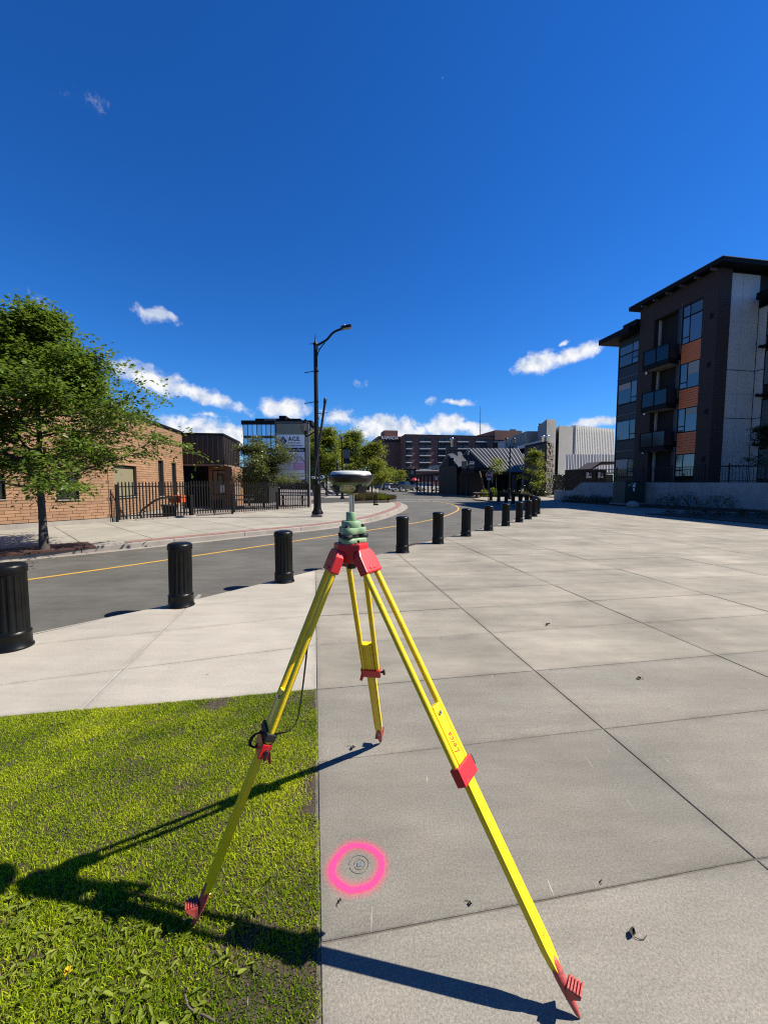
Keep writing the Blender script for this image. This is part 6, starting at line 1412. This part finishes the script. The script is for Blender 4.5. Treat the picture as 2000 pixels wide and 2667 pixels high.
# ================================================================== TREES AND PLANTS
def make_tree(name, label, base, H, cr, cz0, nleaf, ls, seed, trunk_r, m_leaf, group=None, nb=26, top_pow=1.0, stems=1, spread=1.0, clear=.0, lean=(0, 0), bark=None, shape=None, center=None, upturn=.55, rise=.75):
    """tapered trunk with limbs and sub-limbs; leaves sit in sprays along the twigs"""
    r = np.random.default_rng(seed); base = np.array(base, float)
    t = thing(name, label, 'tree', base, group)
    mb = MB(); twigs = []
    cen = np.array([*(center or (0, 0)), 0.])
    def env(z):                                   # crown radius at relative height
        q = np.clip((z - cz0) / (H - cz0), 0, 1)
        if shape: return cr * np.interp(q, [s[0] for s in shape], [s[1] for s in shape])
        return cr * np.sqrt(max(0.02, 1 - (2 * q - .85) ** 2 / 1.5)) * (1 - .35 * q ** 2 * top_pow)
    def limb(p0, d, L, rad, level, n=6):
        pts = [p0]; rs = [rad]; d = d / np.linalg.norm(d)
        for k in range(n):
            d = d + r.normal(0, .13, 3) + np.array([0, 0, (.10 if level == 1 else .03) * upturn]); d /= np.linalg.norm(d)
            pts.append(pts[-1] + d * L / n); rs.append(max(.003, rad * (1 - .85 * (k + 1) / n)))
        if rad > .006 or level < 2: mb.tube(pts, rs, 7 if level < 2 else 4, caps=False)
        return pts
    for s_ in range(stems):
        off = np.array([r.normal(0, .06), r.normal(0, .06), 0]) if stems > 1 else np.zeros(3)
        tp = []; zt = H * .88
        ang = 2 * np.pi * s_ / stems
        for k in range(9):
            q = k / 8; sw = q ** 1.5 * (spread * .35 * cr if stems > 1 else .05 * cr)
            tp.append(base + off + np.array([np.cos(ang) * sw + lean[0] * q + cen[0] * q + r.normal(0, .02) * H * .1, np.sin(ang) * sw + lean[1] * q + cen[1] * q + r.normal(0, .02) * H * .1, q * zt]))
        tr = [trunk_r * (1.35 if k == 0 else 1) * (1 - .88 * (k / 8) ** 1.1) + .006 for k in range(9)]
        mb.tube(tp, tr, 10, caps=False)
        tpa = np.array(tp)
        for b in range(nb // stems):
            q = r.uniform(0, 1) ** .85; z = cz0 + (H * .93 - cz0) * q * .92
            p = np.array([np.interp(z - base[2] * 0, tpa[:, 2] - base[2], tpa[:, i]) for i in range(3)])
            a = 2.399963 * b + r.uniform(-.5, .5) + s_
            R_ = max(.15, env(z + .1 * H)) * r.uniform(.5, 1.14)
            el = .10 + rise * q + r.normal(0, .12)
            d = np.array([np.cos(a) * np.cos(el), np.sin(a) * np.cos(el), np.sin(el)])
            pts = limb(p, d, R_, max(.008, trunk_r * .42 * (1 - .6 * q)), 1)
            for j in range(1, 7):
                twigs.append((pts[j], pts[j] - pts[j - 1], .5 + .5 * (j / 6)))
                if j >= 2:
                    for _ in range(2):
                        a2 = r.uniform(0, 2 * np.pi); dd = (pts[j] - pts[j - 1]); dd = dd / np.linalg.norm(dd) + .9 * np.array([np.cos(a2), np.sin(a2), r.uniform(-.3, .6)])
                        sub = limb(pts[j], dd, R_ * r.uniform(.22, .42), trunk_r * .1, 2, 4)
                        for k in range(1, 5): twigs.append((sub[k], sub[k] - sub[k - 1], 1.))
        twigs += [(tp[k] + r.normal(0, .05, 3), np.array([r.normal(), r.normal(), 1.]), 1.) for k in (7, 8, 8, 8)]
    mb.build('trunk', bark or M_BARK, t, fix=False)
    # leaves
    W_ = np.array([w[2] for w in twigs]); W_ /= W_.sum()
    TP = np.array([w[0] for w in twigs]); TD = np.array([w[1] / (np.linalg.norm(w[1]) + 1e-9) for w in twigs])
    nsp = max(1, nleaf // 9); pick = r.choice(len(TP), nsp, p=W_)
    a = r.uniform(0, 2 * np.pi, nsp); sd = np.stack([np.cos(a), np.sin(a), r.uniform(-.45, .5, nsp)], -1) * .9 + TD[pick] * .7
    sd /= np.linalg.norm(sd, axis=1)[:, None]
    SL = ls * r.uniform(3.0, 5.5, nsp)
    k = np.tile(np.arange(9), nsp); S = np.repeat(np.arange(nsp), 9); n = len(S)
    f = (k + 1) / 9.
    pos = TP[pick][S] + r.normal(0, ls * .35, (n, 3)) + sd[S] * (SL[S] * f)[:, None] + np.array([0, 0, -1.]) * (SL[S] * .22 * f ** 2)[:, None]
    side = np.where(k % 2 == 0, 1., -1.)[:, None]; up = np.array([0, 0, 1.])
    lat = np.cross(sd[S], up); lat /= (np.linalg.norm(lat, axis=1)[:, None] + 1e-6)
    ld = sd[S] * .55 + lat * side * .8 + r.normal(0, .28, (n, 3)) + np.array([0, 0, -.28]); ld /= np.linalg.norm(ld, axis=1)[:, None]
    nm = up + r.normal(0, .5, (n, 3)); nm -= ld * (nm * ld).sum(1)[:, None]; nm /= np.linalg.norm(nm, axis=1)[:, None]
    sdv = np.cross(ld, nm); Lf = ls * r.uniform(.65, 1.25, n)[:, None]; wd = Lf * .26
    V = np.empty((n, 4, 3)); V[:, 0] = pos; V[:, 1] = pos + ld * Lf * .5 + sdv * wd + nm * Lf * .07; V[:, 2] = pos + ld * Lf; V[:, 3] = pos + ld * Lf * .5 - sdv * wd + nm * Lf * .07
    b = np.arange(n)[:, None] * 4; F = np.concatenate([b + [0, 1, 2], b + [0, 2, 3]])
    if nleaf > 20000:
        e = TP[pick] + sd * SL[:, None] + np.array([0, 0, -1.]) * (SL * .22)[:, None]; ww = np.cross(sd, up) * .003
        TV = np.stack([TP[pick] - ww, TP[pick] + ww, e], 1).reshape(-1, 3); npmesh('twigs', TV, np.arange(len(TV)).reshape(-1, 3), bark or M_BARK, t)
    cl = np.clip(.5 + r.normal(0, .2, nsp)[S] + r.normal(0, .16, n), 0, 1)
    npmesh('crown', V.reshape(-1, 3), F, m_leaf, t, col=np.repeat(cl, 4))
    return t
make_tree('street_tree', 'leafy green street tree in a mulch pit before the brick wall', (-7.95, 9.36, .03), 5.9, 2.6, 1.25, 62000, .105, 3, .075, M_LEAF, nb=64, shape=[(0, .5), (.135, .78), (.3, .95), (.45, .95), (.6, .62), (.74, .42), (.86, .24), (1, .1)], lean=(-.12, .1), rise=.5)
make_tree('yard_tree', 'multi-stemmed grey-green tree behind the fence in front of the sign', (at(662, 1, 25.2).x, 25.2, .02), 4.1, 1.9, 1.1, 24000, .12, 5, .05, M_LEAF2, nb=30, stems=3, spread=1.1)
make_tree('street_tree', 'large street tree directly behind the tall street lamp', (at(838, 1, 50).x, 50, .03), 7.8, 3.2, 1.0, 26000, .22, 8, .12, M_LEAF3, 'street trees beyond the island', nb=30)
make_tree('street_tree', 'street tree rising behind the receiver with forked top', (at(905, 1, 56).x, 56, .03), 8.2, 3.2, 1.2, 22000, .24, 9, .12, M_LEAF3, 'street trees beyond the island', nb=26)
make_tree('street_tree', 'yellow-green street tree nearest the hotel name wall', (at(966, 1, 49).x, 49, .03), 6.3, 2.2, 1.2, 19000, .2, 10, .09, M_LEAFY, 'street trees beyond the island', nb=28)
make_tree('street_tree', 'dark background tree left of the large street tree', (at(800, 1, 62).x, 62, .02), 8.4, 3.0, 1.2, 14000, .28, 12, .12, M_LEAF, 'street trees beyond the island', nb=24)
make_tree('street_tree', 'small distant tree above the blue parked car', (at(1012, 1, 92).x, 92, 0), 4.7, 2.0, 1.0, 6000, .24, 13, .09, M_LEAF3, nb=20)
make_tree('street_tree', 'small distant olive tree above the parked pickup', (at(1045, 1, 100).x, 100, 0), 4.2, 1.9, 1.2, 2800, .26, 14, .09, M_LEAFY, nb=18)
make_tree('street_tree', 'far tree between the forked tree and the hotel', (at(940, 1, 95).x, 95, 0), 8.0, 4.2, 1.2, 12000, .34, 24, .12, M_LEAF3, nb=24)
make_tree('street_tree', 'dark far tree at the end of the left sidewalk', (at(860, 1, 88).x, 88, 0), 7.5, 4.6, 1.0, 12000, .36, 25, .12, M_LEAF, nb=24)
make_tree('young_tree', 'slim young tree behind the stop sign', (at(1291, 1293, 45.5).x, 45.5, 0), 4.6, .95, 1.9, 1500, .15, 15, .04, M_LEAFY, nb=14)
make_tree('young_tree', 'bright green young tree in front of the stone tower', (at(1420, 1, 45.0).x, 45.0, 0), 5.2, 1.35, 1.2, 7000, .15, 16, .045, M_LEAFY, nb=22)
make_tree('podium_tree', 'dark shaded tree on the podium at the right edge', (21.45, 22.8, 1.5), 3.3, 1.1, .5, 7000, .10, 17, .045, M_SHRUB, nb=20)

def shrub(name, label, cat, c, rx, ry, h, n, ls, seed, m_leaf, group=None, blade=False):
    """low plant: stems with leaves through a rounded volume; blade=True gives upright grass blades"""
    r = np.random.default_rng(seed); c = np.array(c, float); t = thing(name, label, cat, c, group)
    if blade:
        a = r.uniform(0, 2 * np.pi, n); q = np.sqrt(r.uniform(0, 1, n)); x = c[0] + np.cos(a) * q * rx * .6; y = c[1] + np.sin(a) * q * ry * .6
        hh = h * r.uniform(.6, 1.05, n); ox = np.cos(a) * q * rx * .5 + r.normal(0, .06, n); oy = np.sin(a) * q * ry * .5 + r.normal(0, .06, n); w = ls * .5
        V = np.empty((n, 3, 3)); V[:, 0] = np.stack([x - w, y, np.full(n, c[2])], -1); V[:, 1] = np.stack([x + w, y, np.full(n, c[2])], -1); V[:, 2] = np.stack([x + ox, y + oy, c[2] + hh], -1)
        npmesh('blades', V.reshape(-1, 3), np.arange(n * 3).reshape(-1, 3), m_leaf, t, col=np.repeat(r.uniform(0, 1, n), 3)); return t
    st = MB()
    for k in range(9):
        a = r.uniform(0, 6.28); st.tube([c, c + np.array([np.cos(a) * rx * .3, np.sin(a) * ry * .3, h * .5]), c + np.array([np.cos(a) * rx * .7, np.sin(a) * ry * .7, h * .85])], [.012, .008, .003], 5, caps=False)
    st.build('stems', M_BARK, t, fix=False)
    u = r.normal(0, 1, (n, 3)); u /= np.linalg.norm(u, axis=1)[:, None]; u[:, 2] = np.abs(u[:, 2]); rad = r.uniform(.45, 1.05, n) ** .6 * (1 + .18 * np.sin(5 * np.arctan2(u[:, 1], u[:, 0]) + seed))
    pos = c + u * rad[:, None] * np.array([rx, ry, h]); ld = u + r.normal(0, .6, (n, 3)); ld /= np.linalg.norm(ld, axis=1)[:, None]
    nm = r.normal(0, .6, (n, 3)) + [0, 0, 1]; nm -= ld * (nm * ld).sum(1)[:, None]; nm /= np.linalg.norm(nm, axis=1)[:, None]; s = np.cross(ld, nm); L = ls * r.uniform(.6, 1.3, n)[:, None]
    V = np.empty((n, 4, 3)); V[:, 0] = pos; V[:, 1] = pos + ld * L * .5 + s * L * .25; V[:, 2] = pos + ld * L; V[:, 3] = pos + ld * L * .5 - s * L * .25
    b = np.arange(n)[:, None] * 4; npmesh('foliage', V.reshape(-1, 3), np.concatenate([b + [0, 1, 2], b + [0, 2, 3]]), m_leaf, t, col=np.repeat(r.uniform(0, 1, n), 4)); return t
# island planter
isl = [(-2.3, 29.6), (.3, 31.0), (1.0, 33.2), (.5, 34.2), (-1.4, 35.2), (-2.6, 34.2)]
pl_ = thing('island_planter', 'low kerbed planting island at the street corner', 'planter', (-.7, 32.2, .03))
for i in range(len(isl)):
    a, b = Vector(isl[i]), Vector(isl[(i + 1) % len(isl)]); d = (b - a).normalized(); n = Vector((-d.y, d.x)) * .07
    MB().prism([tuple(a - n + d * .05), tuple(b - n - d * .05), tuple(b + n - d * .05), tuple(a + n + d * .05)], .02, .22).build('edging', mat('planter_edging', (.10, .085, .08), .8, var=.3, vs=9), pl_, bevel=.015)
MB().prism(isl if parea(isl) > 0 else isl[::-1], .02, .14).build('soil', M_SOIL, pl_)
for i, (x, y, rx, h, md, lab) in enumerate([(-1.9, 30.6, .75, .95, M_ORN, 'tall pale clump left of the island'), (-1.1, 31.2, .7, .85, M_ORN, 'second clump on the island'), (-.2, 31.6, .55, .6, M_WEED, 'green clump behind the small black post'), (.35, 32.2, .5, .55, M_ORN, 'straw-coloured clump at the island tip'), (-.6, 33.4, .8, .7, M_WEED, 'rear green clump on the island'), (.6, 33.3, .45, .45, M_ORN, 'small outer clump on the island tip')]):
    shrub('ornamental_grass', 'ornamental grass, ' + lab, 'plant', (x, y, .13), rx, rx, h, 900, .03, 40 + i, md, 'ornamental grasses on the island', blade=True)
bp_ = thing('marker_post', 'small black forked marker post in front of the island planting', 'post', (-.6, 27.6, .03))
for k in range(3): MB().box(-.6 - .12 + k * .09, -.6 - .06 + k * .09, 27.57, 27.63, .08, .70 + .08 * (k == 1)).build('slat', M_BLACKM, bp_)
MB().box(-.74, -.38, 27.55, 27.66, .02, .12).build('foot', M_BLACKM, bp_); MB().tube([(-.56, 27.6, .1), (-.46, 27.45, .03)], .03, 6).build('brace', M_BLACKM, bp_)
dk = thing('dark_sign_panel', 'dark rectangular panel on a post behind the receiver at right', 'sign', at(946, 1296, 40))
p = at(950, 1270, 40); MB().box(p.x - .45, p.x + .45, 39.96, 40.04, p.z - .25, p.z + .25).build('panel', M_FASCIA, dk); q = at(946, 1270, 40); MB().box(q.x - .05, q.x + .05, 40.05, 40.12, .02, p.z).build('post', M_BLACKM, dk)
# shrubs by the apartment wall and pavilion
k_ = 0
for i in range(11):
    t = i / 10; p = Vector((14.8, 32.4)).lerp(Vector((16.2, 28.6)), t)
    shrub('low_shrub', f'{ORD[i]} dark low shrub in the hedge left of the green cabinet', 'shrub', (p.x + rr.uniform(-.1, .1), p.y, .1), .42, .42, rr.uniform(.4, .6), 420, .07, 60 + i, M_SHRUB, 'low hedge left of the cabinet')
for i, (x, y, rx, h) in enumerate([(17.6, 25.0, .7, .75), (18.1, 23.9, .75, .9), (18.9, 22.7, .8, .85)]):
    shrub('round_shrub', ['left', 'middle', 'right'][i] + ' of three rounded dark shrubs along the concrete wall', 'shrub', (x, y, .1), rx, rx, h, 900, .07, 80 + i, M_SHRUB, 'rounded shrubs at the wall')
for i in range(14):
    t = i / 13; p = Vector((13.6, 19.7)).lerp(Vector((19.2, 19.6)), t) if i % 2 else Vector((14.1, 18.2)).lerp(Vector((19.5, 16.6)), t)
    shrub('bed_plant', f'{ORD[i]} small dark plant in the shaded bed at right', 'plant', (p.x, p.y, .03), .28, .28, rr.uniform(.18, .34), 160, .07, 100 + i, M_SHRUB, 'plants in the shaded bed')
for i, (px_, Y, rx, h, md, lab) in enumerate([(1395, 46.5, 1.0, 1.5, M_SHRUB, 'dark bush left of the young green tree'), (1440, 46.2, .9, 1.3, M_SHRUB, 'dark bush right of the young green tree'), (1485, 44.5, 1.4, 2.6, M_SHRUB, 'tall loose climbing bush at the tower foot'), (1285, 44.0, .5, .7, M_LEAFY, 'yellow-green clump under the slim young tree'), (1309, 44.0, .4, .9, M_WEED, 'pale flowering clump right of the stop sign'), (1400, 42.5, .55, .5, M_ORN, 'straw-coloured clump beside the bollards'), (1345, 46, .8, .6, M_SHRUB, 'low hedge in front of the pavilion columns'), (1365, 46, .8, .6, M_SHRUB, 'low hedge beside the pavilion corner')]):
    shrub('bush', lab, 'bush', (at(px_, 1, Y).x, Y, .02), rx, rx * .7, h, 1100, .14, 130 + i, md)

# ================================================================== STREET SIGNS, BINS, CARS
ss = thing('stop_sign', 'red octagonal STOP sign on a grey post beside the last bollard', 'sign', (9.12, 35.0, 0))
sx, sy, sz = at(1273, 1237, 35).x, 35.0, zat(1237, 35)
MB().box(sx - .03, sx + .03, sy + .0, sy + .05, -.01, zat(1222, 35)).build('post', M_GREYMET, ss)
oc_ = lambda r_, y: [Vector((sx + r_ * math.cos(R(22.5 + 45 * k)), y, sz + r_ * math.sin(R(22.5 + 45 * k)))) for k in range(8)]
MB().extr(oc_(.30, sy - .012), (0, .008, 0)).build('border', M_WHITE, ss); MB().extr(oc_(.275, sy - .016), (0, .003, 0)).build('face', mat('sign_red', (.42, .012, .02), .5), ss)
text('lettering', 'STOP', .235, Matrix.Translation((sx, sy - .0175, sz)) @ RX, M_WHITE, ss, .001, bold=.003)
MB().box(sx - .17, sx + .17, sy - .012, sy - .004, sz - .44, sz - .32).build('plate', M_WHITE, ss)
for k in range(4): MB().box(sx - .10 + k * .055, sx - .065 + k * .055, sy - .0135, sy - .0121, sz - .41, sz - .35).build('print_mark', M_FASCIA, ss)
s2 = thing('parking_sign', 'pale sign plate on a leaning post left of the young green tree', 'sign', (at(1391, 1, 47).x, 47, 0))
p = at(1391, 1236, 47); MB().tube([(p.x - .1, 47, 0), (p.x, 47, p.z + .3)], .04, 6).build('post', mat('pale_post', (.4, .4, .38), .7), s2); MB().box(p.x - .12, p.x + .2, 46.93, 46.95, p.z - .25, p.z + .25).build('plate', M_GREYMET, s2)
s3 = thing('parking_sign', 'small white sign on a post among the arcade posts', 'sign', (at(1136, 1, 55).x, 55, 0))
p = at(1136, 1246, 55); MB().tube([(p.x, 55, 0), (p.x, 55, p.z + .3)], .035, 6).build('post', M_GREYMET, s3); MB().box(p.x - .15, p.x + .15, 54.93, 54.95, p.z - .2, p.z + .25).build('plate', M_WHITE, s3)
tr = thing('trash_bin', 'grey concrete litter bin with arched lid in front of the pavilion', 'trash bin', gp(1203, 1289))
p = gp(1203, 1289); MB().lathe([(.36, 0), (.36, .85), (.38, .87), (.38, .92)], 8, (p.x, p.y, .0), smooth=False).build('body', mat('bin_grey', (.14, .145, .15), .7, var=.2, vs=9), tr)
MB().tube([(p.x - .22, p.y, .9), (p.x - .15, p.y, 1.08), (p.x, p.y, 1.14), (p.x + .15, p.y, 1.08), (p.x + .22, p.y, .9)], .06, 8).build('lid_arch', MATS['bin_grey'], tr)
bn = thing('stone_bench', 'low pale bench slab in front of the pavilion porch', 'bench', at(1255, 1285, 44))
p = at(1256, 1283, 44); MB().box(p.x - .95, p.x + .95, 43.7, 44.3, .40, .50).build('seat', M_KERB, bn, bevel=.02)
for s in (-1, 1): MB().box(p.x + s * .6 - .12, p.x + s * .6 + .12, 43.8, 44.2, -.01, .40).build('leg', mat('bench_leg', (.16, .09, .07), .8), bn)
struct(MB().box(8.6, 9.6, 38.4, 39.3, 0.0005, .006).build('tactile_ramp', mat('tactile_yellow', (.62, .42, .08), .8, var=.2, vs=9)))
um = thing('red_parasol', 'red open parasol beyond the arcade posts', 'parasol', at(1080, 1262, 86)); p = at(1080, 1262, 86)
MB().lathe([(1.0, 2.0), (.65, 2.3), (.06, 2.55)], 8, (p.x, p.y, 0), smooth=False).build('canopy', mat('parasol_red', (.55, .02, .035), .6), um); MB().tube([(p.x, p.y, 0), (p.x, p.y, 2.54)], .04, 6).build('pole', M_GREYMET, um)

def car(label, loc, rz, col, L=4.5, Wd=1.8, Hh=1.45, kind='sedan', name='parked_car', cat='car'):
    t = thing(name, label, cat, loc, None, rz); cm = mat('car_' + '_'.join(str(c) for c in col), col, .25, coat=.6)
    h2 = Wd / 2
    def prof(pts, w0, w1, zmid, nm, m, par):
        mb = MB(); n = len(pts)
        wid = lambda z: w0 if z <= zmid else w0 + (w1 - w0) * min(1, (z - zmid) / (Hh - zmid))
        mb.add([(x, -wid(z), z) for x, z in pts] + [(x, wid(z), z) for x, z in pts], [tuple(range(n))[::-1], tuple(range(n, 2 * n))] + [(i, (i + 1) % n, n + (i + 1) % n, n + i) for i in range(n)])
        return link(nm, mb.mesh(nm, .05, 2), m, par)
    l = L / 2; zm = .92 if kind != 'pickup' else 1.12
    if kind == 'pickup': body = [(-l, .45), (l - .05, .45), (l, .8), (l - .1, 1.12), (l - 1.5, 1.18), (-l, 1.18)]; cab = [(-.7, 1.15), (1.15, 1.15), (.55, 1.82), (-.55, 1.85)]
    elif kind == 'hatch': body = [(-l, .35), (l - .1, .32), (l, .6), (l - .15, .8), (l - 1.1, .93), (-l + .05, .97)]; cab = [(-l + .15, .9), (l - .95, .9), (l - 1.85, 1.42), (-l + .8, Hh)]
    else: body = [(-l, .35), (l - .1, .32), (l, .6), (l - .15, .78), (l - 1.2, .92), (-l + .7, .95), (-l, .9)]; cab = [(-l + .65, .9), (l - 1.05, .9), (l - 1.9, 1.40), (-l + 1.5, Hh)]
    bd_ = prof(body, h2, h2 * .95, zm, 'body', cm, t)
    top = prof(cab, h2 - .04, h2 * .74, zm, 'cabin', M_GLASS, t)
    rfp = [(x, z) for x, z in cab if z > 1.2]; mr = MB(); x0, x1 = min(p[0] for p in rfp) + .02, max(p[0] for p in rfp) - .02; zr = max(p[1] for p in rfp)
    mr.box(x0, x1, -h2 * .72, h2 * .72, zr - .02, zr + .03); link('roof', mr.mesh('roof', .02, 2), cm, t)
    if kind == 'pickup':
        for s in (-1, 1): link('bed_side', MB().box(-l + .02, -.75, s * (h2 - .04) - .04, s * (h2 - .04) + .04, 1.18, 1.36).mesh('bed_side', .02), cm, t)
    for sx_ in (-1, 1):
        for sy_ in (-1, 1):
            rw_ = .33 if kind != 'pickup' else .40; cx_ = sx_ * (l - .85); M2 = Matrix.Translation((cx_, sy_ * (h2 - .10), rw_)) @ Matrix.Rotation(R(90), 4, 'X')
            w_ = link('wheel', MB(M2).lathe([(rw_ * .6, -.11), (rw_ * .95, -.11), (rw_, -.08), (rw_, .08), (rw_ * .95, .11), (rw_ * .6, .11)], 20).mesh('wheel'), M_RUBBER, t)
            link('rim', MB(M2).lathe([(rw_ * .6, -.112), (rw_ * .55, -.12), (rw_ * .1, -.10), (rw_ * .1, .10), (rw_ * .55, .12), (rw_ * .6, .112)], 12).mesh('rim'), M_STEEL, w_)
        for sy_ in (-1, 1):
            link('headlight' if sx_ > 0 else 'tail_light', MB().obox((sx_ * (l - .03), sy_ * (h2 - .28), .68 if kind != 'pickup' else .95), (.04, 0, 0), (0, .18, 0), (0, 0, .07)).mesh('light', .01), M_WHITEP if sx_ > 0 else mat('tail_red', (.5, .01, .01), .3), t)
        link('bumper', MB().obox((sx_ * (l - .0), 0, .45 if kind != 'pickup' else .55), (.06, 0, 0), (0, h2 - .08, 0), (0, 0, .09)).mesh('bumper', .02), M_RUBBER if kind != 'pickup' else M_STEEL, t)
    for s in (-1, 1):
        link('side_mirror', MB().obox((l - 1.65 if kind != 'pickup' else .95, s * (h2 + .06), 1.0 if kind != 'pickup' else 1.3), (.05, 0, 0), (0, .09, 0), (0, 0, .06)).mesh('mirror', .01), cm, t)
        link('door_line', MB().obox((-.1, s * (h2 + .003), .7), (.008, 0, 0), (0, .002, 0), (0, 0, .24)).mesh('door_line'), M_RUBBER, t)
    return t
car('blue hatchback parked at the far left of the row of cars', (at(992, 1, 92).x, 92, -.1), R(70), (.02, .05, .30), kind='hatch', L=4.2)
car('white hatchback parked between the blue car and black pickup', (at(1016, 1, 86).x, 86, -.1), R(63), (.75, .76, .77), kind='hatch', L=4.3)
car('black pickup truck parked beside the arcade posts', (at(1056, 1, 74).x, 74, -.1), R(48), (.008, .008, .009), kind='pickup', L=5.5, Wd=1.95, Hh=1.85, name='pickup_truck', cat='truck')
car('white car seen between the arcade posts', (at(1126, 1, 72).x, 72, .0), R(20), (.8, .8, .8), kind='sedan')
car('pale grey car beyond the arcade posts left of the white one', (at(1103, 1, 80).x, 80, .0), R(20), (.5, .5, .5), kind='sedan')
# far end of the street: low brick shops closing the view under the hotel
fs = thing('far_shops', 'low brown shop row at the end of the street below the hotel', 'building', (0, 118, 0))
a, b = at(1018, 1, 118), at(1090, 1, 118); MB().box(a.x, b.x, 118, 126, -.1, zat(1224, 118)).build('wall', M_HDARK, fs); MB().box(a.x - .2, b.x + .2, 117.6, 126, zat(1224, 118), zat(1221, 118)).build('roof', M_FASCIA, fs)
for k in range(6): MB().box(a.x + .5 + k * 1.3, a.x + 1.4 + k * 1.3, 117.94, 118.0, .5, 2.6).build('window', M_GLASS, fs)
